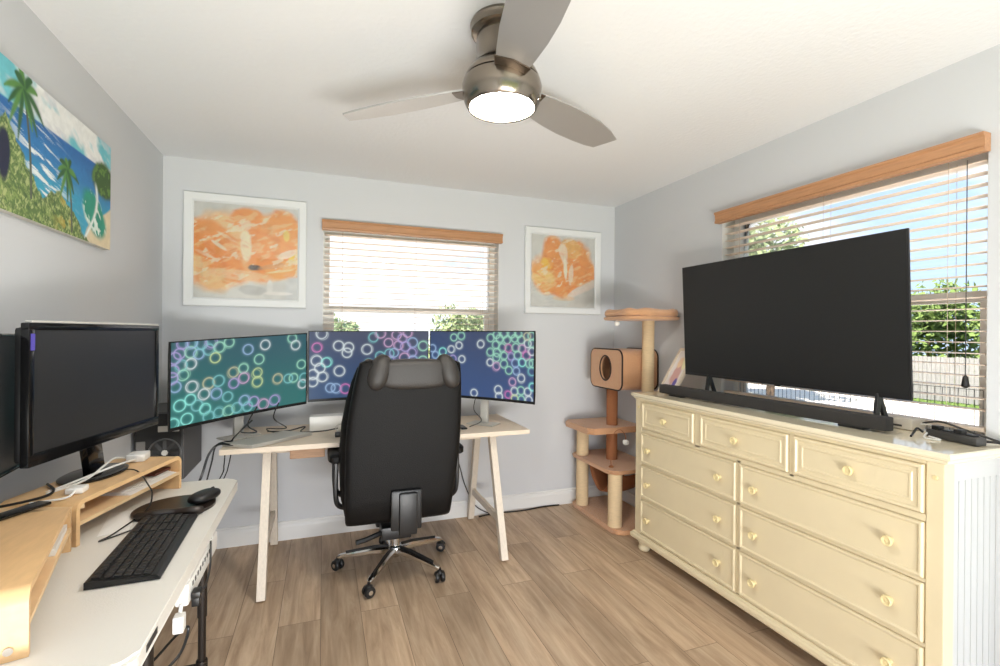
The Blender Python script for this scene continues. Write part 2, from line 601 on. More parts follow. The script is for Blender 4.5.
def tree(name, label, x, y, h, r, m, seed, z0=GZ):
    rs = random.Random(seed)
    t = thing(name, label, 'tree', (x, y, z0), 'trees outside the windows')
    g = G().tube([(x, y, z0), (x + .1, y, z0 + h * .3), (x - .05, y + .1, z0 + h * .7)], [.16, .12, .05], 8, 4)
    obj('trunk', g, mat('bark', rgb(110, 92, 74), 0.9, noise=0.2, nscale=8), t)
    g = G()
    blobs = [(rs.uniform(-.6, .6) * r, rs.uniform(-.6, .6) * r, h * rs.uniform(.35, .85), r * rs.uniform(.35, .6)) for _ in range(14)]
    for bx_, by_, bz_, br_ in blobs:
        for _ in range(260):
            d = Vector((rs.gauss(0, 1), rs.gauss(0, 1), rs.gauss(0, 1))).normalized() * br_ * rs.uniform(.6, 1.05)
            c = Vector((x + bx_, y + by_, z0 + bz_)) + d
            u = Vector((rs.gauss(0, 1), rs.gauss(0, 1), rs.gauss(0, 1))).normalized()
            w = u.orthogonal().normalized()
            s = rs.uniform(.09, .18) * (r / 1.6) ** .4
            v = [g.bm.verts.new(c + q) for q in (u * s, w * s * .6, -u * s, -w * s * .6)]
            g.bm.faces.new(v)
    obj('foliage', g, m, t, smooth=0)
    return t


LEAF = mat('leaf_green', rgb(112, 134, 66), 0.8, noise=0.35, nscale=3)
LEAF2 = mat('leaf_pale', rgb(140, 154, 104), 0.8, noise=0.3, nscale=3)
tree('leafy_tree', 'pale green tree seen above the left half of the television', 16.8, 14.25, 7.9, 2.1, LEAF2, 1)
tree('leafy_tree', 'tall bushy green tree behind the fence beside the television', 26.0, 9.8, 5.0, 2.4, LEAF, 2)
tree('leafy_tree', 'bushy green tree behind the fence near the right end of the blind', 27.5, 14.6, 5.0, 2.4, LEAF, 3)
tree('leafy_tree', 'green tree showing low behind the blind above the right-hand curved monitor', 8.0, 27.0, 3.7, 2.2, LEAF2, 4)
tree('leafy_tree', 'small green tree showing low at the left end of the blind over the curved monitors', 0.8, 27.0, 3.3, 1.2, LEAF2, 5)


# ------------------------------------------------------------------ pictures on the walls
def uvgrid(nu, nv):
    u, v = np.meshgrid(np.linspace(0, 1, nu), np.linspace(0, 1, nv))
    return u, v


def blob(u, v, cx, cy, rx, ry, ang=0.0, seed=0, wob=0.35, soft=0.18, fr=5):
    a = math.radians(ang)
    x, y = u - cx, v - cy
    p, q = (x * math.cos(a) + y * math.sin(a)) / rx, (-x * math.sin(a) + y * math.cos(a)) / ry
    d = np.sqrt(p * p + q * q) + (fbm(u * fr, v * fr, seed) - .5) * 2 * wob
    return 1 - sstep(1 - soft, 1 + soft, d)


def base_grey(u, v, s):
    img = np.zeros(u.shape + (3,))
    img = mixc(img, (216, 217, 213), np.ones_like(u))
    img = mixc(img, (196, 199, 197), fbm(u * 4, v * 4, s) * .6)
    return img


def poppy_wide():
    u, v = uvgrid(150, 150)
    im = base_grey(u, v, 1)
    im = mixc(im, (246, 196, 140), blob(u, v, .50, .56, .60, .34, -6, 2, .22))
    im = mixc(im, (244, 190, 132), blob(u, v, .22, .42, .36, .30, -28, 3, .3))
    im = mixc(im, (238, 150, 74), blob(u, v, .12, .62, .20, .22, 0, 5, .3))
    im = mixc(im, (240, 146, 66), blob(u, v, .28, .38, .26, .16, -42, 7, .35))
    im = mixc(im, (236, 140, 60), blob(u, v, .18, .52, .24, .10, -35, 8, .4) * .8)
    im = mixc(im, (240, 152, 76), blob(u, v, .48, .84, .16, .13, 0, 9, .3))
    im = mixc(im, (240, 148, 72), blob(u, v, .70, .56, .24, .34, 0, 11, .2))
    im = mixc(im, (242, 158, 84), blob(u, v, .84, .74, .20, .22, 0, 13, .25))
    im = mixc(im, (244, 168, 90), blob(u, v, .88, .34, .22, .10, 12, 15, .3))
    im = mixc(im, (246, 190, 140), blob(u, v, .45, .25, .34, .055, -5, 17, .35) * .9)
    im = mixc(im, (226, 126, 56), blob(u, v, .40, .48, .10, .05, -40, 18, .5) * .7)
    im = mixc(im, (240, 222, 186), blob(u, v, .48, .58, .055, .16, 6, 19, .5))
    im = mixc(im, (236, 210, 180), blob(u, v, .49, .78, .07, .07, 0, 20, .6) * .8)
    im = mixc(im, (248, 222, 196), blob(u, v, .24, .55, .10, .022, -35, 21, .6) * .9)
    im = mixc(im, (248, 214, 180), blob(u, v, .14, .44, .12, .02, -25, 22, .6) * .8)
    im = mixc(im, (246, 206, 166), blob(u, v, .28, .66, .10, .02, -30, 24, .6) * .8)
    im = mixc(im, (244, 206, 70), blob(u, v, .96, .45, .06, .05, 20, 25, .4))
    im = mixc(im, (240, 214, 190), blob(u, v, .90, .50, .10, .035, 25, 26, .5))
    im = mixc(im, (236, 214, 110), blob(u, v, .88, .70, .035, .07, 0, 27, .5) * .8)
    im = mixc(im, (250, 216, 160), blob(u, v, .82, .31, .16, .014, 10, 28, .5) * .8)
    im = mixc(im, (70, 68, 72), blob(u, v, .57, .335, .075, .028, -4, 29, .7, .3, 14))
    im = mixc(im, (206, 150, 110), blob(u, v, .74, .36, .14, .03, 12, 31, .5) * .6)
    im = mixc(im, (226, 226, 222), blob(u, v, .72, .13, .03, .08, 0, 33, .4))
    im = mixc(im, (232, 230, 226), blob(u, v, .80, .07, .16, .02, 0, 34, .4))
    im = mixc(im, (172, 176, 176), blob(u, v, .56, .10, .12, .05, 0, 35, .5) * .6)
    om = np.clip((im[..., 0] - im[..., 2]) * 2.2 - .25, 0, 1)
    im = mixc(im, (250, 206, 150), om * sstep(.56, .68, fbm(u * 7 + v * 5, v * 24 - u * 12, 101)) * .5)
    im = mixc(im, (232, 128, 54), om * sstep(.58, .70, fbm(u * 6 - v * 5 + 8, v * 20 + u * 9, 102)) * .5)
    im = mixc(im, (248, 226, 196), om * sstep(.64, .70, fbm(u * 9 + 3, v * 16 - u * 7, 103)) * .7)
    im = im * .88 + .12 * np.array(lin((238 / 255, 214 / 255, 184 / 255)))
    im = np.clip(im * 1.14, 0, 1)
    k = (fbm(u * 14, v * 14, 40) - .5)
    return np.clip(im * (1 + .22 * k[..., None]), 0, 1)


def poppy_tall():
    u, v = uvgrid(150, 150)
    im = base_grey(u, v, 51)
    im = mixc(im, (240, 170, 96), blob(u, v, .30, .46, .30, .26, 0, 53, .25))
    im = mixc(im, (238, 150, 72), blob(u, v, .33, .78, .17, .24, -12, 55, .25))
    im = mixc(im, (240, 154, 74), blob(u, v, .62, .62, .30, .32, -25, 57, .22))
    im = mixc(im, (236, 146, 66), blob(u, v, .80, .52, .20, .20, 0, 59, .25))
    im = mixc(im, (240, 150, 70), blob(u, v, .55, .34, .24, .20, 15, 61, .25))
    im = mixc(im, (236, 176, 96), blob(u, v, .62, .82, .16, .12, -20, 63, .3))
    im = mixc(im, (252, 190, 70), blob(u, v, .25, .60, .08, .08, 0, 65, .4))
    im = mixc(im, (246, 204, 130), blob(u, v, .20, .40, .20, .10, 0, 66, .3) * .8)
    im = mixc(im, (240, 214, 186), blob(u, v, .50, .76, .06, .14, 10, 67, .55))
    im = mixc(im, (246, 230, 206), blob(u, v, .53, .52, .035, .16, 4, 69, .6))
    im = mixc(im, (242, 222, 200), blob(u, v, .62, .48, .03, .12, -6, 71, .6) * .8)
    im = mixc(im, (232, 216, 204), blob(u, v, .80, .25, .26, .07, 28, 73, .35))
    im = mixc(im, (206, 204, 198), blob(u, v, .84, .14, .26, .10, 20, 75, .3))
    im = mixc(im, (222, 190, 150), blob(u, v, .50, .13, .16, .03, 0, 77, .4) * .6)
    om = np.clip((im[..., 0] - im[..., 2]) * 2.2 - .25, 0, 1)
    im = mixc(im, (250, 206, 150), om * sstep(.56, .68, fbm(u * 7 + v * 5, v * 24 - u * 12, 111)) * .5)
    im = mixc(im, (232, 128, 54), om * sstep(.58, .70, fbm(u * 6 - v * 5 + 8, v * 20 + u * 9, 112)) * .5)
    im = mixc(im, (248, 226, 196), om * sstep(.64, .70, fbm(u * 9 + 3, v * 16 - u * 7, 113)) * .7)
    im = im * .88 + .12 * np.array(lin((238 / 255, 214 / 255, 184 / 255)))
    im = np.clip(im * 1.14, 0, 1)
    k = (fbm(u * 14, v * 14, 90) - .5)
    return np.clip(im * (1 + .2 * k[..., None]), 0, 1)


def framed(x0, x1, z0, z1, img, label):
    cx, cz = (x0 + x1) / 2, z0
    y = RB
    t = thing('framed_picture', label, 'picture', (cx, y - .02, cz))
    w = .055
    prof = [(0, .004), (0, .022), (.006, .028), (w - .012, .024), (w - .004, .018), (w, .016), (w, .004)]
    g = G()
    cs = [(x0, z0, 1, 1), (x1, z0, -1, 1), (x1, z1, -1, -1), (x0, z1, 1, -1)]
    rings = [[(px + sx * a, y - d, pz + sz * a) for a, d in prof] for px, pz, sx, sz in cs]
    rings.append(rings[0])
    g.ring_loft(rings, cap=False)
    bmesh.ops.remove_doubles(g.bm, verts=g.bm.verts[:], dist=1e-5)
    obj('frame', g, FRAMEW, t, smooth=20)
    g = G().box(x0 + w - .006, x1 - w + .006, y - .008, y - .004, z0 + w - .006, z1 - w + .006)
    obj('backing', g, FRAMEG, t, smooth=0)
    picture('print', lambda u, v: (x0 + w - .004 + u * (x1 - x0 - 2 * w + .008), y - .010, z0 + w - .004 + v * (z1 - z0 - 2 * w + .008)), img, MPRINT, t)
    g = G().box(x0 + w - .002, x1 - w + .002, y - .0165, y - .0145, z0 + w - .002, z1 - w + .002)
    obj('glass', g, PGLASS, t, smooth=0)


MPRINT = mat_attr('art_print', rough=0.6)
framed(-.812, -.108, 1.527, 2.233, poppy_wide(), 'white framed orange poppy picture left of the back window')
framed(1.471, 2.150, 1.532, 2.212, poppy_tall(), 'white framed orange flower picture right of the back window')


def beach():
    """y 1.55..2.62 across, z 1.73..2.19 up"""
    nu, nv = 420, 190
    u, v = uvgrid(nu, nv)
    Y = 1.55 + u * 1.07
    Z = 1.73 + v * .46
    im = np.zeros(u.shape + (3,))
    im = mixc(im, (112, 196, 208), np.ones_like(u))
    im = mixc(im, (236, 238, 236), sstep(.40, .60, fbm(Y * 7 + 3, (Z + .25 * Y) * 13, 3)))
    im = mixc(im, (214, 216, 222), sstep(.5, .7, fbm(Y * 9, (Z + .2 * Y) * 20, 6)) * .6)
    sea = sstep(2.072, 2.066, Z - .0 * Y) if False else (1 - sstep(2.064, 2.072, Z))
    im = mixc(im, (52, 124, 184), sea)
    im = mixc(im, (40, 98, 166), sea * sstep(1.98, 2.06, Z) * .7)
    im = mixc(im, (64, 170, 196), sea * (1 - sstep(1.84, 1.98, Z)) * .8)
    # sun glitter streaks
    st = sstep(.52, .66, fbm(Y * 9, Z * 90 + Y * 20, 9)) * np.exp(-((Y - 2.03 - (2.0 - Z) * .5) / .12) ** 2) * sea
    im = mixc(im, (230, 238, 240), np.clip(st * 1.3, 0, 1))
    # far hills at the right and island
    isl = blob(u, v, (2.56 - 1.55) / 1.07, (2.02 - 1.73) / .46, .105, .17, 0, 12, .25)
    im = mixc(im, (58, 92, 44), isl)
    im = mixc(im, (96, 134, 60), isl * sstep(.5, .62, fbm(Y * 40, Z * 40, 14)))
    # cove and sand
    sand = sstep(0, .02, (Y - 2.40) * .75 - (Z - 1.73) * .62 + .045 * np.sin(Z * 22) - .0)
    sand = sand * (1 - sstep(1.93, 1.97, Z))
    im = mixc(im, (222, 208, 176), sand)
    cove = blob(u, v, (2.46 - 1.55) / 1.07, (1.86 - 1.73) / .46, .085, .21, 16, 15, .2)
    im = mixc(im, (44, 150, 128), cove)
    im = mixc(im, (222, 238, 230), cove * sstep(.55, .65, fbm(Y * 30 + Z * 30, Z * 8 - Y * 20, 17)))
    im = mixc(im, (232, 240, 236), np.exp(-((Y - 2.385 - .10 * np.sin((Z - 1.75) * 9)) / .010) ** 2) * (1 - sstep(1.96, 2.0, Z)))
    # foreground foliage
    top = 1.90 - .16 * (Y - 1.6) + .05 * np.sin(Y * 15) + .09 * (fbm(Y * 14, Z * 14, 20) - .5)
    top = np.maximum(top, 2.02 - 1.0 * np.abs(Y - 1.86) + .06 * (fbm(Y * 30, Z * 30, 22) - .5))
    fo = (1 - sstep(-.006, .006, Z - top)) * (1 - sstep(2.40, 2.46, Y + .2 * (fbm(Y * 20, Z * 20, 25) - .5)))
    im = mixc(im, (96, 122, 72), fo)
    im = mixc(im, (136, 158, 94), fo * sstep(.48, .58, fbm(Y * 95, Z * 120 + Y * 70, 26)))
    im = mixc(im, (182, 192, 134), fo * sstep(.55, .66, fbm(Y * 130, Z * 90 - Y * 70, 28)) * .8)
    im = mixc(im, (70, 98, 60), fo * sstep(.56, .66, fbm(Y * 60 + 9, Z * 110 + Y * 60, 29)) * .8)
    im = mixc(im, (196, 170, 80), fo * sstep(.56, .66, fbm(Y * 26 + 4, Z * 26, 30)) * sstep(2.1, 2.3, Y))
    im = mixc(im, (34, 40, 66), blob(u, v, (1.855 - 1.55) / 1.07, (1.90 - 1.73) / .46, .028, .17, 0, 32, .2))

    def palm(y0, z0, y1, z1, L, n, seed):
        nonlocal im
        t = np.clip((Z - z0) / (z1 - z0), 0, 1)
        cx = y0 + (y1 - y0) * t + .012 * np.sin(t * 3)
        k = (1 - sstep(.0045, .008, np.abs(Y - cx))) * (Z > z0) * (Z < z1)
        im = mixc(im, (88, 96, 84), k)
        rs = random.Random(seed)
        for i in range(n):
            a = 2 * PI * i / n + rs.uniform(-.2, .2)
            l = L * rs.uniform(.75, 1.05)
            for s in np.linspace(0, 1, 26):
                py, pz = y1 + math.cos(a) * l * s, z1 + math.sin(a) * l * s - .45 * l * s * s
                w = .0035 + .0055 * math.sin(PI * min(1, s * .9 + .1)) * (L / .1)
                k = np.exp(-(((Y - py) / w) ** 2 + ((Z - pz) / w) ** 2))
                im = mixc(im, (92, 142, 72) if i % 2 else (52, 98, 56), np.clip(k * 1.3, 0, 1) * .85)
    palm(2.00, 1.80, 1.955, 2.135, .115, 11, 1)
    palm(2.27, 1.74, 2.235, 1.965, .085, 11, 2)
    k = fbm(Y * 60, Z * 60, 44) - .5
    return np.clip(im * (1 + .2 * k[..., None]), 0, 1)


t = thing('beach_canvas', 'unframed canvas painting of a tropical beach with palms on the left wall', 'painting', (RL + .015, 2.1, 1.73))
g = G().box(RL + .0006, RL + .024, 1.55, 2.62, 1.73, 2.19, .002)
obj('canvas_wrap', g, mat('canvas_edge', rgb(196, 192, 182), 0.8, noise=0.15, nscale=14), t, smooth=0)
picture('painted_front', lambda u, v: (RL + .0246, 1.551 + u * 1.068, 1.731 + v * .458), beach(), mat_attr('oil_paint', rough=0.55), t)

# ------------------------------------------------------------------ ceiling fan
FX, FY = .573, 1.554
t = thing('ceiling_fan', 'brushed nickel three-blade ceiling fan with a lit round lamp', 'ceiling fan', (FX, FY, CH))
g = G().lathe([(.055, CH), (.108, CH), (.112, CH - .010), (.108, CH - .020), (.108, CH - .034), (.096, CH - .044), (.055, CH - .050)], (FX, FY, 0), seg=48)
obj('canopy', g, NICKEL, t)
g = G().lathe([(.06, 2.40), (.088, 2.395), (.090, 2.385), (.088, 2.33), (.092, 2.31), (.100, 2.292), (.103, 2.288)], (FX, FY, 0), seg=48)
obj('neck', g, NICKEL, t)
g = G().lathe([(.09, 2.292), (.104, 2.286), (.118, 2.272), (.128, 2.252), (.128, 2.246), (.122, 2.244), (.122, 2.240), (.133, 2.238), (.137, 2.222), (.136, 2.196), (.130, 2.172), (.123, 2.156), (.118, 2.150), (.112, 2.150), (.109, 2.156), (.109, 2.170)], (FX, FY, 0), seg=64, cap=False)
obj('motor_housing', g, NICKEL, t)
g = G().lathe([(.1085, 2.164), (.1075, 2.158), (.098, 2.151), (.075, 2.145), (.04, 2.141), (.001, 2.140)], (FX, FY, 0), seg=48)
obj('lamp_lens', g, LENS, t, label='glowing round lamp lens')
g = G().ell((FX + .09, FY - .115, 2.148), (.006, .006, .005)).tube([(FX + .088, FY - .112, 2.165), (FX + .09, FY - .115, 2.15)], .0015, 6)
obj('pull_chain', g, NICKEL, t)
CA, SA = math.cos(math.radians(20.25)), math.sin(math.radians(20.25))
for ang in (45.5, 158, 282):
    a = math.radians(ang) - math.radians(20.25)       # fan angles were read in the camera's frame
    d = Vector((math.cos(a), math.sin(a), 0)); n = Vector((-math.sin(a), math.cos(a), 0)); up = Vector((0, 0, 1))
    pitch = math.radians(-13)
    nn = n * math.cos(pitch) + up * math.sin(pitch)
    mm = up * math.cos(pitch) - n * math.sin(pitch)
    C0 = Vector((FX, FY, 2.226))
    out = [(.10, -.045), (.14, -.052), (.20, -.062), (.30, -.074), (.40, -.079), (.50, -.077), (.60, -.063), (.684, -.040),
           (.640, .054), (.58, .066), (.50, .073), (.40, .077), (.30, .073), (.20, .062), (.14, .052), (.10, .045)]
    g = G().prism(out, -.003, .003, lambda p, q, r: C0 + d * p + nn * q + mm * r)
    b = obj('blade', g, BLADE, t, smooth=20)
    g = G().prism([(.10, -.047), (.165, -.060), (.178, 0), (.165, .060), (.10, .047)], -.0075, -.0035, lambda p, q, r: C0 + d * p + nn * q + mm * r)
    obj('blade_bracket', g, BRACKET, b, smooth=20)


# ------------------------------------------------------------------ trestle desk
DZ = .757
t = thing('trestle_desk', 'whitewashed wooden trestle desk under the three curved monitors', 'desk', (.38, 3.13, 0))
g = G().box(-.50, 1.25, 2.82, 3.435, DZ - .028, DZ, .003)
obj('desktop', g, WASH, t, smooth=0)


def trestle(x):
    for yt, yb in ((2.955, 2.70), (3.245, 3.405)):
        g = G().bar((x, yb, 0.004), (x, yt, DZ - .03), .048, .042, (1, 0, 0), .003)
        bmesh.ops.bisect_plane(g.bm, geom=g.bm.verts[:] + g.bm.edges[:] + g.bm.faces[:], plane_co=(0, 0, 0.004), plane_no=(0, 0, -1), clear_outer=True)
        bmesh.ops.holes_fill(g.bm, edges=g.bm.edges[:])
        obj('leg', g, WASHL, t, smooth=0)
    g = G().bar((x, 2.775, .22), (x, 3.36, .22), .045, .022, (1, 0, 0), .003)
    obj('leg_brace', g, WASHL, t, smooth=0)
    g = G().box(x - .03, x + .03, 2.90, 3.30, DZ - .052, DZ - .0285, .003)
    obj('top_bracket', g, WASHL, t, smooth=0)


trestle(-.285)
trestle(1.035)
g = G().box(-.25, 1.0, 3.06, 3.08, .665, DZ - .029, .002)
obj('apron', g, WASH, t, smooth=0)
g = G().box(-.17, .015, 2.93, 3.055, .655, DZ - .030, .004)
obj('drawer', g, BROWNW, t, smooth=0, label='brown wooden drawer box under the desktop')

# ------------------------------------------------------------------ curved monitors
RCOL = dict(p=(164, 150, 200), t=(120, 184, 186), g=(150, 206, 180), y=(186, 206, 146), w=(202, 212, 214), b=(146, 174, 208), k=(196, 158, 192),
            o=(182, 180, 146), c=(140, 224, 212), m=(196, 112, 172))
RINGS_L = "0.070,0.979,p 0.053,0.864,p 0.125,0.873,g 0.178,0.840,b 0.201,0.963,t 0.248,0.882,t 0.267,0.977,p 0.319,0.905,g 0.391,0.962,g 0.293,0.773,y 0.129,0.732,w 0.066,0.724,t 0.012,0.664,p 0.077,0.602,g 0.030,0.474,b 0.133,0.450,w 0.247,0.463,o 0.215,0.331,w 0.302,0.320,b 0.381,0.250,t 0.125,0.294,c 0.058,0.246,c 0.169,0.208,t 0.225,0.151,c 0.318,0.065,t 0.250,0.045,t 0.386,0.063,g 0.449,0.088,t 0.504,0.164,b 0.579,0.128,p 0.655,0.065,k 0.739,0.095,p 0.104,0.068,c 0.017,0.040,c 0.533,0.841,b 0.665,0.887,w 0.616,0.693,g 0.426,0.561,o 0.497,0.591,g 0.499,0.462,k 0.425,0.411,p 0.606,0.515,y 0.606,0.392,y 0.766,0.396,o 0.895,0.377,g 0.959,0.559,g 0.882,0.955,g 0.911,0.851,w 0.969,0.267,w 0.531,0.071,t 0.136,0.982,b 0.025,0.814,p 0.006,0.584,p 0.316,0.473,t 0.851,0.375,t 0.986,0.355,t"
RINGS_C = "0.095,0.975,w 0.058,0.765,m 0.234,0.787,w 0.315,0.765,w 0.303,0.677,w 0.467,0.728,w 0.525,0.918,t 0.654,0.831,k 0.739,0.785,k 0.726,0.955,k 0.778,0.894,p 0.865,0.832,b 0.801,0.763,p 0.959,0.770,g 0.859,0.666,p 0.702,0.666,b 0.662,0.657,t 0.795,0.583,k 0.667,0.537,p 0.871,0.541,b 0.959,0.538,g 0.581,0.620,t 0.059,0.566,w 0.134,0.540,c 0.084,0.458,w 0.033,0.371,w 0.102,0.326,w 0.027,0.254,w 0.243,0.403,w 0.168,0.159,b 0.213,0.148,b 0.289,0.134,m 0.819,0.983,k 0.588,0.977,k 0.484,0.513,t 0.552,0.432,p 0.713,0.446,b 0.830,0.402,g 0.923,0.459,g"
RINGS_R = "0.228,0.912,g 0.300,0.941,g 0.278,0.789,w 0.201,0.723,w 0.120,0.680,c 0.048,0.623,b 0.017,0.732,b 0.307,0.569,w 0.114,0.567,g 0.491,0.809,w 0.586,0.910,g 0.676,0.894,g 0.749,0.884,g 0.817,0.905,g 0.882,0.884,g 0.943,0.829,w 0.637,0.802,g 0.700,0.761,g 0.763,0.754,m 0.829,0.767,g 0.891,0.750,k 0.587,0.697,g 0.649,0.690,g 0.646,0.617,g 0.718,0.639,g 0.786,0.639,p 0.851,0.652,g 0.932,0.651,m 0.984,0.717,w 0.587,0.537,w 0.649,0.486,k 0.720,0.517,g 0.829,0.541,b 0.891,0.553,c 0.957,0.539,g 0.767,0.427,g 0.839,0.420,b 0.884,0.328,w 0.801,0.265,k 0.821,0.128,w 0.883,0.140,g 0.945,0.131,w 0.764,0.066,m 0.668,0.128,w 0.676,0.030,w 0.432,0.051,w 0.825,0.012,y 0.887,0.012,g 0.959,0.013,w 0.978,0.943,g 0.985,0.433,t 0.643,0.957,g 0.719,0.968,g 0.789,0.969,g 0.857,0.970,g 0.935,0.933,o 0.984,0.830,g 0.990,0.547,g 0.991,0.207,c 0.221,0.574,p"


def bubbles(nu, nv, txt, bg, rad, seed):
    """rings of light drifting over a tinted desktop, u right, v up"""
    u, v = uvgrid(nu, nv)
    asp = 1.78
    im = np.zeros(u.shape + (3,))
    c0, c1, c2 = bg
    im = mixc(im, c0, np.ones_like(u))
    im = mixc(im, c1, sstep(.2, 1.0, u * .6 + v * .6))
    im = mixc(im, c2, sstep(.0, .9, (1 - v) * .8 + .2 * np.abs(u - .5)) * .7)
    rs = random.Random(seed)
    for it in txt.split():
        a, b, k = it.split(',')
        a, b = float(a), float(b)
        r = rad * rs.uniform(.92, 1.06)
        for q, (ox, oy, s) in enumerate(((0, 0, 1.0), (rs.uniform(-.012, .012), rs.uniform(-.02, .02), .45))):
            d = np.sqrt(((u - a - ox) * asp) ** 2 + (v - b - oy) ** 2)
            ring = np.exp(-((d - r) / .0062) ** 2) * s
            glow = np.exp(-((d - r) / .022) ** 2) * .16 * s
            im = mixc(im, RCOL[k], np.clip(ring * .72 + glow, 0, 1))
    return im


def curved_monitor(label, A, B, zz, img, sag, cat='monitor'):
    A, B = Vector((A[0], A[1], 0)), Vector((B[0], B[1], 0))
    d = (B - A); W = d.length; d.normalize()
    back = Vector((-d.y, d.x, 0))
    zA0, zA1, zB0, zB1 = zz
    mid = (A + B) / 2 + back * (sag + .05)
    t = thing('curved_monitor', label, cat, (mid.x, mid.y, DZ), 'curved monitors on the trestle desk')

    def P3(u, v, dp):
        p = A + (B - A) * u + back * (sag * 4 * u * (1 - u) + dp)
        z0 = zA0 + (zB0 - zA0) * u; z1 = zA1 + (zB1 - zA1) * u
        p.z = z0 + (z1 - z0) * v
        return p
    rings = []
    for i in range(25):
        u = i / 24
        th = .018 + .022 * math.sin(PI * u)
        rings.append([P3(u, 0, 0), P3(u, 1, 0), P3(u, 1, .012), P3(u, .85, th), P3(u, .12, th), P3(u, 0, .012)])
    obj('housing', G().ring_loft(rings), BLACK, t, smooth=30)
    mx, mb, mt = .008, .038, .014
    picture('screen', lambda u, v: P3(mx + u * (1 - 2 * mx), mb + v * (1 - mb - mt), -.0012), img, MSCREEN, t)
    # stand: neck behind the panel and a flat foot
    zc = (zA0 + zB0) / 2
    g = G().bar(mid + Vector((0, 0, DZ + .008)), mid + Vector((0, 0, zc + .14)), .055, .022, back, .004)
    obj('stand_neck', g, GREYP, t, smooth=30)
    g = G()
    M = Matrix((d, back, Vector((0, 0, 1)))).transposed().to_4x4(); M.translation = mid
    g.box(-.10, .10, -.075, .045, DZ + .0005, DZ + .009, .003, M)
    obj('stand_foot', g, GREYP, t, smooth=30)
    return t


MSCREEN = mat_attr('lit_screen', emit=0.85, rough=0.35)
curved_monitor('leftmost of the three curved monitors, with teal bubble screen', (-.722, 2.83), (-.097, 3.33), (.863, 1.316, .907, 1.364),
               bubbles(320, 180, RINGS_L, ((44, 90, 94), (50, 86, 96), (48, 110, 104)), .066, 1), .030)
curved_monitor('middle curved monitor with blue bubble screen, behind the office chair', (-.088, 3.27), (.690, 3.31), (.925, 1.378, .930, 1.385),
               bubbles(320, 180, RINGS_C, ((52, 68, 98), (64, 68, 90), (52, 78, 112)), .072, 2), .030)
curved_monitor('rightmost of the three curved monitors, crowded with bubbles at its right end', (.704, 3.33), (1.245, 2.742), (.930, 1.386, .928, 1.390),
               bubbles(320, 180, RINGS_R, ((52, 72, 106), (60, 70, 98), (56, 78, 122)), .058, 3), .030)

# ------------------------------------------------------------------ things on the desk
t = thing('laptop', 'closed silver laptop at the left end of the desk', 'laptop', (-.27, 2.93, DZ))
Q = [(-.50, 2.90), (-.345, 2.80), (-.055, 3.05), (-.22, 3.16)]
g = G().prism(Q, DZ + .002, DZ + .010, bevel=.002); obj('base', g, LAPTOP, t, smooth=20)
g = G().prism(Q, DZ + .0108, DZ + .019, bevel=.003); obj('lid', g, LAPTOP, t, smooth=20)
g = G().box(-.075, .14, 3.17, 3.27, DZ + .001, DZ + .09, .006)
tag(obj('white_box', g, WHITE), 'low white box on the desk under the middle monitor', 'box')
g = G().box(.83, .87, 2.94, 3.06, DZ + .001, DZ + .011, .004, )
tag(obj('mobile_phone', g, BLACKG), 'small black phone lying on the desk right of the chair', 'phone')
t = thing('charger', 'small black charger with a clear cable on the desk left of the chair', 'charger', (.09, 2.97, DZ))
g = G().box(.07, .11, 2.95, 2.99, DZ + .001, DZ + .028, .004); obj('plug_body', g, BLACK, t)
g = G().tube([(.09, 2.99, DZ + .015), (.075, 3.02, DZ + .05), (.11, 3.04, DZ + .06), (.12, 3.0, DZ + .035), (.09, 3.05, DZ + .02)], .003, 6, 6); obj('cord', g, GREYP, t)


def cable(label, pts, r=.0032, m=None, s=6):
    return tag(obj('cable', G().tube(pts, r, 6, s), m or BLACK), label, 'cable')


cable('black cable running along the back of the desk to the white box', [(-.30, 3.10, DZ + .03), (-.20, 3.20, DZ + .008), (-.10, 3.19, DZ + .03), (-.12, 3.12, DZ + .012), (.0, 3.13, DZ + .008), (.09, 3.13, DZ + .02)], .004)
cable('black tangle of cable hanging in front of the left monitor stand', [(-.36, 3.13, .93), (-.40, 3.06, .84), (-.35, 3.04, .80), (-.43, 3.02, .81), (-.37, 3.02, .87), (-.47, 3.0, DZ + .01), (-.40, 3.05, DZ + .005)], .004)
cable('black cable looping from the left monitor down to the laptop', [(-.25, 3.19, .94), (-.27, 3.12, .86), (-.20, 3.11, .80), (-.31, 3.17, .79), (-.28, 3.20, DZ + .006), (-.2, 3.22, DZ + .006)], .0035)
cable('black laptop power cable drooping off the left end of the desk', [(-.44, 2.87, DZ + .010), (-.515, 2.90, DZ + .014), (-.56, 2.89, .72), (-.585, 2.86, .62), (-.65, 2.88, .45), (-.72, 2.90, .20), (-.76, 2.93, .02)], .006)
cable('second black cable drooping beside the laptop power cable', [(-.45, 2.91, DZ + .026), (-.53, 2.93, DZ + .005), (-.555, 2.93, .66), (-.60, 2.94, .48), (-.68, 2.95, .20), (-.72, 2.96, .02)], .004)
cable('thin black cord hanging from the desk edge under the laptop', [(-.49, 2.93, .725), (-.495, 2.93, .65), (-.505, 2.94, .60), (-.58, 2.96, .45), (-.66, 2.97, .15), (-.68, 2.99, .01)], .003)
cable('thin black cord hanging slanted under the left end of the desk', [(-.46, 2.94, .727), (-.475, 2.93, .64), (-.490, 2.92, .59), (-.57, 2.92, .42), (-.64, 2.93, .15), (-.65, 2.95, .01)], .003)
cable('thin black cable under the right curved monitor', [(.95, 3.03, .95), (.93, 3.0, .87), (.98, 2.99, .80), (.90, 3.0, DZ + .005)], .003)
cable('black cord crossing behind the right desk trestle', [(.80, 3.10, .66), (.90, 3.24, .45), (.99, 3.40, .25), (1.08, 3.428, .08), (1.2, 3.42, .006)], .004)
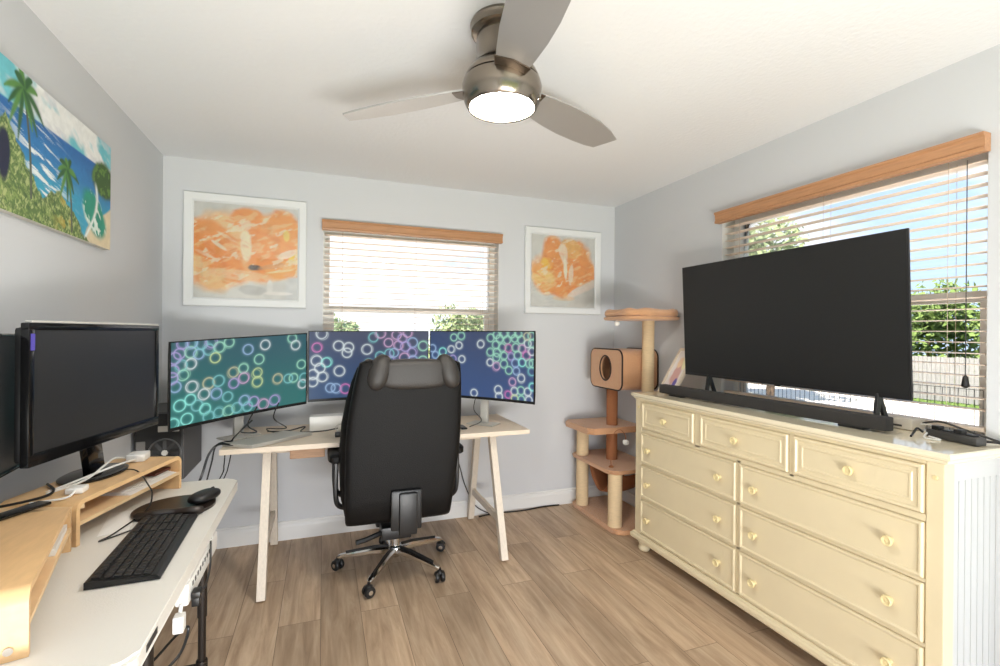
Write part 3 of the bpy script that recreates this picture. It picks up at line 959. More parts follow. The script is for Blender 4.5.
cable('black cord on the floor along the back baseboard', [(1.10, 3.40, .006), (1.25, 3.425, .006), (1.45, 3.41, .006), (1.65, 3.432, .006), (1.78, 3.425, .006)], .005)

# ------------------------------------------------------------------ office chair
CX, CY = .405, 2.84
t = thing('office_chair', 'high-backed black leather office chair on a five-star chrome base', 'chair', (CX, CY, 0))


def rrect(xc, yc, hw, ht, z, n=32, p=.28):
    r = []
    for k in range(n):
        a = 2 * PI * k / n
        c, s = math.cos(a), math.sin(a)
        r.append(Vector((xc + hw * math.copysign(abs(c) ** p, c), yc + ht * math.copysign(abs(s) ** p, s), z)))
    return r


bk = [(.358, .392, .235, .020, 2.640), (.366, .392, .268, .042, 2.632), (.39, .393, .279, .054, 2.625), (.50, .398, .287, .060, 2.615), (.62, .405, .294, .062, 2.607), (.75, .412, .301, .063, 2.600),
      (.88, .418, .300, .063, 2.594), (1.0, .426, .292, .061, 2.588), (1.10, .434, .282, .058, 2.583), (1.18, .441, .271, .052, 2.580), (1.212, .443, .264, .044, 2.578), (1.226, .444, .235, .022, 2.578)]
g = G().ring_loft([rrect(xc, yc, hw, ht, z) for z, xc, hw, ht, yc in bk])
back = obj('backrest', g, LEATHER, t, smooth=50)
for s in (-1, 1):        # side bolsters on the sitter's side
    pts = [(xc + s * (hw - .03), yc + ht + .015, z) for z, xc, hw, ht, yc in bk[2:10]]
    obj('side_bolster', G().tube(pts, [.03, .05, .056, .058, .056, .05, .042, .03], 12), LEATHER, back, smooth=60)
    pts = [(xc + s * (hw + .001) * .985, yc - ht * .55, z) for z, xc, hw, ht, yc in bk[1:11]]
    obj('seam', G().tube(pts, .0032, 6, 3), mat('seam_black', rgb(20, 20, 20), .6), back)
# headrest: a roll over the top edge and two winged ends
g = G().ell((.458, 2.556, 1.152), (.185, .050, .082), p=.55, seg=28)
h = obj('headrest', g, LEATHERG, t, smooth=60)
for x, tilt in ((.276, 20), (.640, -20)):
    M = Matrix.Rotation(math.radians(tilt), 4, 'Y') @ Matrix.Rotation(math.radians(-10), 4, 'X')
    g = G().ell((x, 2.548, 1.165), (.058, .052, .098), M, seg=24, p=.92)
    obj('headrest_wing', g, LEATHERG, h, smooth=60)
g = G().ell((.222, 2.60, 1.185), (.034, .05, .05), Matrix.Rotation(.3, 4, 'Y'), seg=16, p=.8)
obj('shoulder_pad', g, LEATHERG, back, smooth=60)
g = G().box(.338, .500, 2.525, 2.552, .335, .545, .012).box(.378, .474, 2.505, 2.53, .315, .535, .012)
obj('back_plate', g, BLACK, t, smooth=30)
g = G().bar((.44, 2.53, .36), (.43, 2.72, .345), .10, .04, (0, 0, 1), .01); obj('back_bracket', g, BLACK, t)
g = G().ring_loft([rrect(.405, 2.90, hw, hd, z, 32, .4) for z, hw, hd in ((.40, .22, .21), (.41, .255, .245), (.44, .268, .258), (.49, .265, .255), (.515, .24, .23), (.522, .18, .17))])
obj('seat', g, LEATHER, t, smooth=50)
g = G().box(.28, .53, 2.70, 3.0, .295, .398, .015).box(.30, .46, 2.60, 2.74, .262, .33, .01)
g.tube([(.53, 2.80, .35), (.68, 2.80, .352)], .007, 8).box(.66, .72, 2.785, 2.815, .335, .362, .008)
g.tube([(.32, 2.66, .29), (.22, 2.62, .275), (.17, 2.61, .27)], .014, 8)
obj('tilt_mechanism', g, BLACK, t)
for s in (-1, 1):
    x = CX + s * .335
    g = G().tube([(x - s * .10, 2.76, .400), (x - s * .02, 2.735, .43), (x, 2.72, .50), (x, 2.72, .66), (x, 2.74, .675), (x, 2.94, .675), (x, 2.96, .66), (x, 2.96, .50), (x - s * .02, 2.955, .43), (x - s * .10, 2.94, .400)], .014, 8, 5)
    a = obj('armrest', g, BLACK, t)
    g = G().ring_loft([rrect(x, 2.84, hw, hd, z, 24, .5) for z, hw, hd in ((.672, .03, .15), (.682, .042, .165), (.708, .042, .165), (.718, .03, .15))])
    obj('arm_pad', g, LEATHER, a, smooth=50)
g = G().lathe([(.028, .075), (.028, .19), (.020, .192), (.020, .33)], (CX, CY, 0), seg=20); obj('gas_lift', g, CHROME, t)
g = G().lathe([(.03, .07), (.042, .085), (.046, .11), (.040, .128), (.03, .134)], (CX, CY, 0), seg=24); obj('hub', g, CHROME, t)
for k in range(5):
    a = math.radians(238 + 72 * k)
    d = Vector((math.cos(a), math.sin(a), 0)); n = Vector((-d.y, d.x, 0)); c = Vector((CX, CY, 0)); R_ = .325
    rings = []
    for f, z, hw, hh in ((.03, .108, .026, .020), (.35, .104, .022, .018), (.7, .090, .018, .014), (.95, .078, .016, .011), (1.0, .074, .010, .008)):
        o = c + d * (R_ * f / 1.0) + Vector((0, 0, z))
        rings.append([o + n * (hw * x) + Vector((0, 0, hh * y)) for x, y in ((-1, -.6), (-.7, -1), (.7, -1), (1, -.6), (1, .5), (.6, 1), (-.6, 1), (-1, .5))])
    sp = obj('spoke', G().ring_loft(rings), CHROME, t, smooth=30)
    pts = [(.12, .1255), (.35, .1228), (.7, .1045), (.86, .0955)]
    g = G()
    for (f0, z0), (f1, z1) in zip(pts, pts[1:]):
        g.bar(c + d * R_ * f0 + Vector((0, 0, z0)), c + d * R_ * f1 + Vector((0, 0, z1)), .022, .005, n)
    obj('foot_strip', g, BLACK, sp, smooth=0)
    w = c + d * R_
    g = G()
    ca = a + 0.9
    ax = Vector((math.cos(ca), math.sin(ca), 0))
    for s in (-1, 1):
        M = Matrix((ax, Vector((-ax.y, ax.x, 0)), Vector((0, 0, 1)))).transposed().to_4x4() @ Matrix.Rotation(PI / 2, 4, 'Y')
        g.lathe([(.012, -.011), (.026, -.010), (.0295, -.005), (.0295, .005), (.026, .010), (.012, .011)], w + ax * (s * .016) + Vector((0, 0, .030)), M, seg=20)
    g.tube([w + Vector((0, 0, .03)), w + Vector((0, 0, .075))], .008, 8)
    g.ell(w + Vector((0, 0, .052)), (.022, .022, .014), seg=12)
    obj('caster', g, BLACK, sp)
    for s in (-1, 1):
        M = Matrix((ax, Vector((-ax.y, ax.x, 0)), Vector((0, 0, 1)))).transposed().to_4x4() @ Matrix.Rotation(PI / 2, 4, 'Y')
        obj('caster_cap', G().lathe([(.006, -.0005), (.012, 0), (.006, .0005)], w + ax * (s * .0278) + Vector((0, 0, .030)), M, seg=12), CHROME, sp)


# ------------------------------------------------------------------ white folding table
TZ = .742
t = thing('folding_table', 'white plastic folding table with dark steel legs against the left wall', 'table', (-.62, 1.71, 0))


def rpoly(x0, x1, y0, y1, r, n=6):
    out = []
    for cx, cy, a0 in ((x1 - r, y0 + r, -90), (x1 - r, y1 - r, 0), (x0 + r, y1 - r, 90), (x0 + r, y0 + r, 180)):
        for k in range(n + 1):
            a = math.radians(a0 + 90 * k / n)
            out.append((cx + r * math.cos(a), cy + r * math.sin(a)))
    return out


g = G().prism(rpoly(-.918, -.335, 1.09, 2.33, .045), TZ - .040, TZ, bevel=.008)
obj('tabletop', g, TABLE, t, smooth=50)
g = G().prism(rpoly(-.3365, -.3338, 1.17, 1.24, .001), TZ - .028, TZ - .014)
obj('carry_latch', g, DGREY, t, smooth=0)
for y in (1.96, 1.38):
    for x in (-.395, -.86):
        g = G().tube([(x, y, .012), (x, y, .40)], .0125, 12).tube([(x, y, .36), (x, y, .69)], .0155, 12)
        l = obj('leg', g, TABLEM, t)
        g = G().lathe([(.010, .001), (.017, .001), (.017, .022), (.0125, .03)], (x, y, 0), seg=12); obj('foot_cap', g, BLACK, l)
    g = G().tube([(-.86, y, .185), (-.395, y, .185)], .010, 10)
    for x in (-.395, -.86):
        g.lathe([(.018, .165), (.019, .17), (.019, .20), (.018, .205)], (x, y, 0), seg=12)
    obj('cross_bar', g, TABLEM, t)
    g = G().tube([(-.88, y, .685), (-.375, y, .685)], .013, 10)
    obj('leg_pivot', g, TABLEM, t)
    s = 1 if y > 1.7 else -1
    g = G().bar((-.42, y, .56), (-.42, y - s * .16, .70), .012, .018, (1, 0, 0)).bar((-.83, y, .56), (-.83, y - s * .16, .70), .012, .018, (1, 0, 0))
    obj('folding_strut', g, TABLEM, t, smooth=0)
for x in (-.37, -.885):
    g = G().box(x - .008, x + .008, 1.15, 2.27, TZ - .062, TZ - .0405, .002); obj('side_rail', g, TABLEM, t, smooth=0)

# ------------------------------------------------------------------ two-arm monitor riser
t = thing('monitor_riser', 'two-armed birch plywood monitor riser with shelves on the white folding table', 'monitor riser', (-.70, 1.74, TZ))
RH = .133


def riser_arm(A, B, dep, mn, screw):
    A, B = Vector((A[0], A[1], TZ)), Vector((B[0], B[1], TZ))
    d = B - A; L = d.length; d.normalize(); n = Vector((-d.y, d.x, 0))
    th, r = .014, .030

    def arc(cx, cz, rad, a0, a1, k=6):
        return [(cx + rad * math.cos(math.radians(a0 + (a1 - a0) * i / k)), cz + rad * math.sin(math.radians(a0 + (a1 - a0) * i / k))) for i in range(k + 1)]
    out = [(0, 0.0008)] + arc(r, RH - r, r, 180, 90) + arc(L - r, RH - r, r, 90, 0) + [(L, 0.0008)]
    ri = r - th
    inn = [(L - th, 0.0008)] + arc(L - r, RH - r, ri, 0, 90) + arc(r, RH - r, ri, 90, 180) + [(th, 0.0008)]
    fn = lambda s, z, q: A + d * s + n * q + Vector((0, 0, z))
    a = obj(mn, G().prism(out + inn, 0, dep, fn), BIRCH, t, smooth=40)
    g = G().prism([(th, .058), (L - th, .058), (L - th, .069), (th, .069)], 0.0, dep - .004, fn); obj('shelf', g, BIRCHE, a, smooth=0)
    if screw:
        g = G()
        M = Matrix((n, Vector((0, 0, 1)), d)).transposed().to_4x4()
        g.lathe([(.0075, -.004), (.0075, -.001), (.005, 0)], fn(-.0005, .022, .028), M, seg=16)
        obj('leg_screw', g, CHROME, a)
    return fn, L


F1, L1 = riser_arm((-.667, 1.728), (-.53, 2.25), .212, 'riser_arm', False)
F2, L2 = riser_arm((-.528, 1.180), (-.672, 1.712), .212, 'riser_arm', True)
g = G().prism([(-.690, 1.72), (-.66, 1.76), (-.86, 1.86), (-.90, 1.73), (-.87, 1.62), (-.70, 1.68)], TZ + RH - .0285, TZ + RH - .0150)
obj('corner_board', g, BIRCHE, t, smooth=0)
RT = TZ + RH

# ------------------------------------------------------------------ flat monitors on the riser


def flat_monitor(label, A, B, z0, z1, base, b, zb):
    A, B = Vector((A[0], A[1], 0)), Vector((B[0], B[1], 0))
    d = B - A; W = d.length; d.normalize(); back = Vector((-d.y, d.x, 0))
    t = thing('flat_monitor', label, 'monitor', (base[0], base[1], RT), 'switched-off monitors on the birch riser')
    M = Matrix((d, back, Vector((0, 0, 1)))).transposed().to_4x4(); M.translation = A
    g = G()
    g.box(0, W, 0, .022, z0, z0 + zb, .004, M).box(0, W, 0, .022, z1 - b, z1, .004, M)
    g.box(0, b, 0, .022, z0 + zb - .004, z1 - b + .003, .004, M).box(W - b, W, 0, .022, z0 + zb - .004, z1 - b + .003, .004, M)
    obj('bezel', g, BLACKG, t, smooth=30)
    g = G().box(b - .004, W - b + .004, .006, .018, z0 + zb - .004, z1 - b + .004, 0, M); obj('screen', g, SCREENOFF, t, smooth=0)
    g = G().box(.01, W - .01, .0225, .045, z0 + .01, z1 - .012, .01, M).box(W * .25, W * .75, .045, .065, z0 + .06, z1 - .08, .01, M)
    obj('back_cover', g, BLACK, t, smooth=30)
    g = G()
    q = Vector((base[0], base[1], 0))
    c = A + d * W * .5 + back * .062; c.z = z0 + .10
    g.bar(q + Vector((0, 0, RT + .012)), c, .075, .025, back, .004)
    obj('stand_neck', g, BLACKG, t, smooth=30)
    M2 = Matrix((d, back, Vector((0, 0, 1)))).transposed().to_4x4(); M2.translation = q
    g = G()
    rings = []
    for sc_, z in ((.98, .0008), (1, .004), (1, .007), (.9, .011), (.3, .014)):
        rings.append([M2 @ Vector((.125 * sc_ * math.cos(2 * PI * k / 40), .082 * sc_ * math.sin(2 * PI * k / 40), RT + z)) for k in range(40)])
    obj('stand_base', g.ring_loft(rings), BLACKG, t, smooth=30)
    return t, M, W


tm, M1, W1 = flat_monitor('black flat monitor with purple reflection patch at its upper left, facing the room from the riser', (-.738, 1.640), (-.612, 2.262), 1.000, 1.392, (-.735, 2.03), .020, .034)
g = G().box(.004, .018, -.0012, -.0004, 1.392 - .075, 1.392 - .03, 0, M1); obj('bezel_reflection', g, BLUEP, tm, smooth=0, label='small purple reflection patch')  # purple patch laid on the bezel in place of a reflection
g = G().box(.012, W1 - .002, .002, .020, 1.3922, 1.3985, .002, M1); obj('top_bar', g, GREYP, tm, smooth=0, label='pale strip along the top edge')
flat_monitor('dark monitor cut off by the left edge of the photo, beside the monitor with the purple reflection patch', (-.745, 1.19), (-.800, 1.79), .985, 1.362, (-.750, 1.33), .006, .010)

# ------------------------------------------------------------------ keyboard, mouse pad, mouse
t = thing('keyboard', 'black full-size keyboard on the white folding table', 'keyboard', (-.466, 1.655, TZ))
KM = Matrix.Translation((-.467, 1.657, TZ)) @ Matrix.Rotation(math.radians(1.5), 4, 'Z')
g = G()
prof = [(.078, .001), (.080, .006), (.070, .013), (-.066, .022), (-.078, .018), (-.078, .001)]
g.prism(prof, -.222, .222, lambda x, z, y: KM @ Vector((x, y, z)), .002)
obj('case', g, BLACK, t, smooth=30)
g = G()
for r_ in range(6):
    x = -.058 + r_ * .0205 + (.004 if r_ else 0)
    zt = .0215 - (x + .066) * .066
    y = -.212
    k = 0
    while y < .208:
        w = .0178
        if r_ == 5 and -.09 < y < .0:
            w = .098
        if k in (15, 18) and r_ != 5:
            y += .008
        g.box(x - .008, x + .008, y, min(y + w - .002, .214), zt - .002, zt + .005, .0012, KM, 1)
        y += w + .0012; k += 1
obj('keys', g, mat('key_caps', rgb(40, 38, 37), .5), t, smooth=0)
t = thing('mouse_pad', 'dark brown bean-shaped gel mouse pad behind the black keyboard', 'mouse pad', (-.49, 1.985, TZ))
PADM = mat('gel_pad', rgb(44, 36, 32), .35)
outl = []
for k in range(48):
    a = 2 * PI * k / 48
    r = .118 * (1 - .10 * math.cos(2 * a)) * (1 + .06 * math.sin(a * 2 + 1))
    outl.append((-.487 + 1.10 * r * math.cos(a), 1.990 + r * math.sin(a)))
g = G().prism(outl, TZ + .0008, TZ + .009, bevel=.003); obj('pad', g, PADM, t, smooth=50)
g = G().tube([(-.58, 1.905, TZ + .014), (-.52, 1.893, TZ + .020), (-.47, 1.905, TZ + .016), (-.42, 1.893, TZ + .020), (-.385, 1.91, TZ + .013)], [.010, .014, .0125, .0125, .014, .014, .014, .0135, .0125, .0125, .0125, .013, .014, .014, .014, .013, .010], 12, 4)
obj('wrist_rest', g, PADM, t, smooth=60)
t = thing('computer_mouse', 'black computer mouse on the gel mouse pad', 'mouse', (-.415, 2.00, TZ + .009))
g = G().ell((-.402, 2.015, TZ + .0290), (.036, .064, .0190), Matrix.Rotation(-.5, 4, 'Z'), seg=24, p=.8); obj('shell', g, BLACK, t, smooth=60)
g = G().ell((-.383, 2.050, TZ + .0450), (.004, .010, .005), Matrix.Rotation(-.5, 4, 'Z'), seg=12); obj('scroll_wheel', g, DGREY, t)
cable('thin black keyboard cable zigzagging from the riser to the keyboard', [(-.67, 2.06, RT + .004), (-.61, 2.02, RT + .005), (-.575, 2.02, RT - .05), (-.555, 1.985, TZ + .06), (-.56, 1.95, TZ + .02), (-.60, 1.80, TZ + .004), (-.62, 1.745, TZ + .004), (-.585, 1.78, TZ + .004), (-.548, 1.80, TZ + .010)], .0024)

# ------------------------------------------------------------------ things on the riser
t = thing('power_adapter', 'white power adapter on the far end of the birch riser', 'power adapter', (-.645, 2.20, RT))
g = G().box(-.69, -.63, 2.165, 2.235, RT + .001, RT + .030, .006, Matrix.Translation((-.0, 0, 0))); obj('body', g, WHITE, t)
g = G().tube([(-.66, 2.165, RT + .012), (-.665, 2.09, RT + .022), (-.69, 1.99, RT + .025), (-.75, 1.90, RT + .010), (-.80, 1.86, RT - .004)], .0035, 6, 6)
g.tube([(-.69, 2.20, RT + .012), (-.71, 2.13, RT + .03), (-.70, 2.02, RT + .035), (-.72, 1.92, RT + .012), (-.78, 1.83, RT + .002)], .0035, 6, 6); obj('cord', g, WHITE, t)
t = thing('power_adapter', 'white power adapter near the hinge corner of the birch riser', 'power adapter', (-.72, 1.86, RT))
g = G().box(-.725, -.68, 1.80, 1.845, RT + .001, RT + .020, .005); obj('body', g, WHITE, t)
g = G().tube([(-.70, 1.80, RT + .012), (-.70, 1.775, RT + .006), (-.715, 1.755, RT + .004), (-.78, 1.74, RT + .004)], .003, 6, 6); obj('cord', g, WHITE, t)
cable('black cable lying across the hinge corner of the birch riser', [(-.86, 1.72, RT + .004), (-.80, 1.75, RT + .006), (-.765, 1.80, RT + .006), (-.775, 1.86, RT + .005), (-.82, 1.93, RT + .006)], .004)
FM = Matrix.Translation((-.775, 1.665, RT)) @ Matrix.Rotation(math.radians(-28), 4, 'Z')
g = G().box(-.022, .022, -.075, .075, .001, .010, .004, FM)
tag(obj('mobile_phone', g, BLACKG), 'black phone lying on the near arm of the birch riser', 'phone')
g = G()
rs = random.Random(5)
for k in range(5):
    z = .0697 + k * .0022
    off = rs.uniform(-.006, .006)
    g.prism([(L1 - .30 + off, z), (L1 - .03 + off, z), (L1 - .03 + off, z + .0016), (L1 - .30 + off, z + .0016)], .004 + .01 * k, .18, F1)
o = obj('paper_stack', g, PAPER, smooth=0); tag(o, 'stack of white papers on the shelf of the far riser arm', 'papers'); o['kind'] = 'stuff'
g = G().prism([(L1 - .12, .082), (L1 - .02, .082), (L1 - .02, .090), (L1 - .12, .090)], .03, .17, F1)
tag(obj('notebook', g, mat('dark_red_cover', rgb(96, 52, 42), .5), smooth=0), 'dark red notebook on top of the paper stack in the riser', 'notebook')
g = G().prism([(L2 - .22, .0700), (L2 - .03, .0700), (L2 - .03, .086), (L2 - .22, .086)], .006, .09, F2)
tag(obj('white_case', g, WHITE, smooth=0), 'white flat case on the shelf of the near riser arm', 'case')
g = G().prism([(-.64, 1.79), (-.57, 1.82), (-.60, 2.02), (-.68, 2.0)], TZ + .0008, TZ + .003)
tag(obj('paper_sheet', g, PAPER, smooth=0), 'white sheet of paper lying on the table under the far riser arm', 'paper')

# ------------------------------------------------------------------ computer tower on its stand in the corner
t = thing('tower_stand', 'slim black stand in the left corner carrying the computer tower', 'stand', (-.79, 3.12, 0))
g = G().box(-.89, -.70, 2.98, 3.28, .002, .025, .005); obj('base', g, BLACK, t, smooth=0)
g = G().box(-.84, -.77, 3.05, 3.18, .025, .570, .004); obj('column', g, BLACK, t, smooth=0)
g = G().box(-.89, -.72, 3.00, 3.24, .570, .583, .003); obj('plate', g, BLACK, t, smooth=0)
t = thing('computer_tower', 'dark grey computer tower with round front fan between the flat and curved monitors', 'computer', (-.795, 3.15, .585))
g = G().box(-.905, -.686, 2.963, 3.354, .585, .945, .006); obj('case', g, mat('tower_grey', rgb(84, 82, 82), .55), t, smooth=0)
g = G().box(-.902, -.690, 2.948, 2.964, .588, .941, .005); obj('front_panel', g, BLACK, t, smooth=0)
FMx = Matrix.Rotation(PI / 2, 4, 'X')
FC = Vector((-.770, 2.947, .735))
g = G().lathe([(.066, -.002), (.070, .004), (.074, .004), (.076, -.002)], FC + Vector((0, .001, 0)), FMx, seg=40, cap=False); obj('fan_ring', g, mat('fan_ring_grey', rgb(96, 96, 96), .3), t)
g = G()
for k in range(9):
    Mx = Matrix.Translation(FC) @ Matrix.Rotation(2 * PI * k / 9, 4, 'Y')
    g.box(-.009, .009, -.0015, .0005, .012, .064, 0, Mx @ Matrix.Rotation(.35, 4, 'Z'))
g.box(-.008, .008, -.001, .0005, -.008, .008, 0, Matrix.Translation(FC))
g.lathe([(.014, -.0005), (.014, .0015), (.001, .0016)], FC, FMx, seg=16)
obj('fan_blades', g, mat('fan_blade_black', rgb(34, 34, 34), .5), t, smooth=0)
g = G().lathe([(.001, .005), (.013, .005), (.016, .0016)], FC, FMx, seg=20); obj('fan_hub', g, GREYP, t)
g = G().box(-.80, -.705, 2.942, 2.9485, .845, .875, .002); obj('front_badge', g, GREYP, t, smooth=0)
g = G().box(-.895, -.855, 2.942, 2.9485, .68, .80, .003); obj('port_panel', g, mat('port_grey', rgb(120, 118, 116), .4), t, smooth=0)

# ------------------------------------------------------------------ under the table
t = thing('power_strip', 'white power strip fixed under the edge of the folding table', 'power strip', (-.43, 1.80, .60))
g = G().box(-.3765, -.3435, 1.54, 1.925, .612, .672, .006); obj('body', g, WHITE, t)
g = G()
for k in range(8):
    g.box(-.3437, -.3425, 1.58 + k * .03, 1.592 + k * .03, .648, .660)
obj('sockets', g, DGREY, t, smooth=0)
g = G()
for yy in (1.56, 1.85):
    g.box(-.360, -.346, yy, yy + .02, .672, .7015)
obj('mount', g, WHITE, t, smooth=0)
t = thing('plug', 'white plug hanging under the near end of the power strip', 'plug', (-.36, 1.50, .52))
g = G().box(-.372, -.346, 1.500, 1.530, .560, .605, .004); obj('body', g, WHITE, t)
g = G().tube([(-.36, 1.525, .600), (-.36, 1.537, .62)], .005, 8); obj('prong', g, WHITE, t)
t = thing('plug', 'black angled plug at the near end of the power strip', 'plug', (-.33, 1.55, .57))
g = G().box(-.342, -.318, 1.555, 1.59, .620, .640, .005).box(-.342, -.322, 1.562, 1.582, .595, .623, .004); obj('body', g, BLACK, t)
g = G().tube([(-.33, 1.588, .63), (-.328, 1.66, .60), (-.33, 1.74, .63), (-.34, 1.80, .685)], .003, 6, 6); obj('cord', g, BLACK, t)
t = thing('power_adapter', 'black power adapter with looped cord hanging low under the table edge', 'power adapter', (-.44, 1.42, .48))
AM = Matrix.Translation((-.44, 1.42, .485)) @ Matrix.Rotation(.5, 4, 'X')
g = G().box(-.02, .02, -.05, .05, -.017, .017, .005, AM); obj('body', g, BLACK, t)
g = G().tube([(-.44, 1.465, .505), (-.42, 1.52, .49), (-.39, 1.60, .50), (-.37, 1.66, .49), (-.38, 1.62, .44), (-.42, 1.55, .42), (-.46, 1.45, .40), (-.5, 1.42, .2), (-.52, 1.45, .01)], .004, 6, 6); obj('cord', g, BLACK, t)


# ------------------------------------------------------------------ cat tree in the corner
t = thing('cat_tree', 'tan plush cat tree with sisal posts and a cat house in the corner', 'cat tree', (2.08, 3.1, 0))
g = G().prism(rpoly(1.875, 2.275, 2.765, 3.425, .06), .002, .035, bevel=.008); obj('base', g, PLUSH, t, smooth=50)


def post(x, y, z0, z1, r, m=SISAL, name='post'):
    n = max(6, int((z1 - z0) / .008))
    prof = []
    for i in range(n + 1):
        z = z0 + (z1 - z0) * i / n
        prof += [(r, z), (r - .0015 if m is SISAL else r, z + .003)] if i < n else [(r, z)]
    return obj(name, G().lathe(prof, (x, y, 0), seg=28), m, t, smooth=60)


post(1.925, 2.865, .035, .400, .050)
post(1.925, 3.315, .035, .400, .048)
post(1.925, 3.315, .425, .640, .048)
post(2.07, 3.13, .425, .965, .042, PLUSHD, 'plush_post')
post(2.160, 2.822, .035, 1.470, .043)
g = G().prism(rpoly(1.865, 2.275, 2.815, 3.425, .07), .400, .425, bevel=.010); obj('lower_platform', g, PLUSH, t, smooth=50)
g = G().prism(rpoly(1.812, 2.275, 3.02, 3.425, .04), .640, .685, bevel=.014); obj('middle_platform', g, PLUSH, t, smooth=50)
# cat house: a box lying along X with round hole in the face that looks at the desk
x0, x1, y0, y1, z0, z1 = 1.975, 2.285, 2.868, 3.285, .972, 1.262
rp = rpoly(y0, y1, z0, z1, .055)
hole = [((y0 + y1) / 2 + .075 * math.cos(2 * PI * k / 28), (z0 + z1) / 2 + .005 + .092 * math.sin(2 * PI * k / 28)) for k in range(28)]
g = G()
bm = g.bm
o0 = [bm.verts.new((x0, a, b)) for a, b in rp]; o1 = [bm.verts.new((x1, a, b)) for a, b in rp]
n = len(rp)
for i in range(n):
    bm.faces.new((o0[i], o0[(i + 1) % n], o1[(i + 1) % n], o1[i]))
bm.faces.new(o1)
h0 = [bm.verts.new((x0, a, b)) for a, b in hole]; h1 = [bm.verts.new((x0 + .018, a, b)) for a, b in hole]
es = [bm.edges.get((o0[i], o0[(i + 1) % n])) for i in range(n)] + [bm.edges.new((h0[i], h0[(i + 1) % 28])) for i in range(28)]
bmesh.ops.triangle_fill(bm, use_beauty=True, edges=es)
for i in range(28):
    bm.faces.new((h0[i], h0[(i + 1) % 28], h1[(i + 1) % 28], h1[i]))
# inner shell
ip = rpoly(y0 + .015, y1 - .015, z0 + .015, z1 - .015, .045)
i0 = [bm.verts.new((x0 + .018, a, b)) for a, b in ip]; i1 = [bm.verts.new((x1 - .015, a, b)) for a, b in ip]
for i in range(n):
    bm.faces.new((i0[i], i1[i], i1[(i + 1) % n], i0[(i + 1) % n]))
bm.faces.new(i1)
es = [bm.edges.get((i0[i], i0[(i + 1) % n])) for i in range(n)] + [bm.edges.get((h1[i], h1[(i + 1) % 28])) for i in range(28)]
bmesh.ops.triangle_fill(bm, use_beauty=True, edges=es)
hs = obj('cat_house', g, PLUSH, t, smooth=40)
PIPE = mat('dark_piping', rgb(48, 34, 28), .8)
for xx in (x0 + .004, x1 - .004):
    pts = [(xx, a, b) for a, b in rp]; pts.append(pts[0])
    obj('piping', G().tube(pts, .006, 6), PIPE, hs)
pts = [(x0 - .001, a, b) for a, b in hole]; pts.append(pts[0])
obj('hole_trim', G().tube(pts, .005, 6), PIPE, hs)
# top perch: shallow round bed with a bolster
g = G()
pc = (2.078, 2.80)
rings = []
for s, z in ((.5, 1.470), (.96, 1.472), (1.0, 1.480), (1.0, 1.492), (.9, 1.496), (.4, 1.496)):
    rings.append([Vector((pc[0] + .215 * s * math.copysign(abs(math.cos(a)) ** .5, math.cos(a)), pc[1] + .215 * s * math.copysign(abs(math.sin(a)) ** .5, math.sin(a)), z)) for a in [2 * PI * k / 40 for k in range(40)]])
g.ring_loft(rings)
pb = obj('top_perch', g, PLUSH, t, smooth=60)
pts = []
for k in range(37):
    a = 2 * PI * k / 36
    pts.append((pc[0] + .188 * math.copysign(abs(math.cos(a)) ** .55, math.cos(a)), pc[1] + .188 * math.copysign(abs(math.sin(a)) ** .55, math.sin(a)), 1.518))
obj('bolster', G().tube(pts, [.028 + .005 * math.sin(k * 1.3) for k in range(37)], 12), PLUSH, pb, smooth=60)
g = G().tube([(1.905, 2.83, 1.472), (1.905, 2.83, 1.462)], .002, 6).ell((1.905, 2.83, 1.447), (.018, .018, .018)); obj('pompom', g, WHITE, t)
# spring toy
g = G().tube([(1.935, 2.93, .425), (1.93, 2.93, .56), (1.945, 2.915, .665), (1.985, 2.90, .695), (2.02, 2.89, .66), (2.025, 2.885, .625)], .003, 6, 8)
sp = obj('spring_wire', g, PLUSHD, t)
g = G().ell((2.025, 2.885, .605), (.024, .024, .020)); obj('toy_ball', g, WHITE, sp)
g = G().ell((1.935, 2.93, .428), (.018, .018, .010)); obj('wire_socket', g, PLUSHD, sp)
# hammock
g = G().surf(lambda u, v: Vector((1.945 + .28 * v, 2.93 + .32 * u, .365 - .16 * math.sin(PI * u) ** .8 - .02 * math.sin(PI * v))), 16, 8)
hm = obj('hammock', g, PLUSHD, t, smooth=60)
sol = hm.modifiers.new('solid', 'SOLIDIFY'); sol.thickness = .008
g = G()
for y in (2.93, 3.25):
    for x in (1.945, 2.225):
        g.tube([(x, y, .365), (x, y + (.02 if y > 3 else -.02), .401)], .004, 6)
obj('hammock_strap', g, PLUSHD, hm)

# ------------------------------------------------------------------ dresser
DT = 1.0
t = thing('dresser', 'cream nine-drawer dresser with turned knobs under the television', 'dresser', (2.09, 1.76, 0))
X0, XB = 1.893, 2.277
YA, YB = .955, 2.585
g = G()
g.box(X0 + .004, XB, YA + .012, YB - .012, .118, .962)
for a, b in ((YA, 1.005), (2.527, YB)):
    g.box(X0 - .004, X0 + .05, a, b, .118, .962, .003)
for yy in (YA, YB - .05):
    g.box(XB - .05, XB, yy, yy + .05, .118, .962, .003)
obj('carcass', g, CREAM, t, smooth=0)
# end panel, beadboard between rails
for ys, sgn in ((YA, -1), (YB, 1)):
    g = G()
    yb = ys - sgn * .012
    x = X0 + .05
    xs = (XB - .05 - x) / 8
    for k in range(8):
        g.box(x + k * xs + .0022, x + (k + 1) * xs - .0022, min(yb, yb + sgn * .006), max(yb, yb + sgn * .006), .20, .90, .0018)
    for z0_, z1_ in ((.118, .20), (.90, .962)):
        g.box(x, XB - .05, min(yb, yb + sgn * .011), max(yb, yb + sgn * .011), z0_, z1_, .002)
    obj('end_panel', g, CREAMS, t, smooth=0)
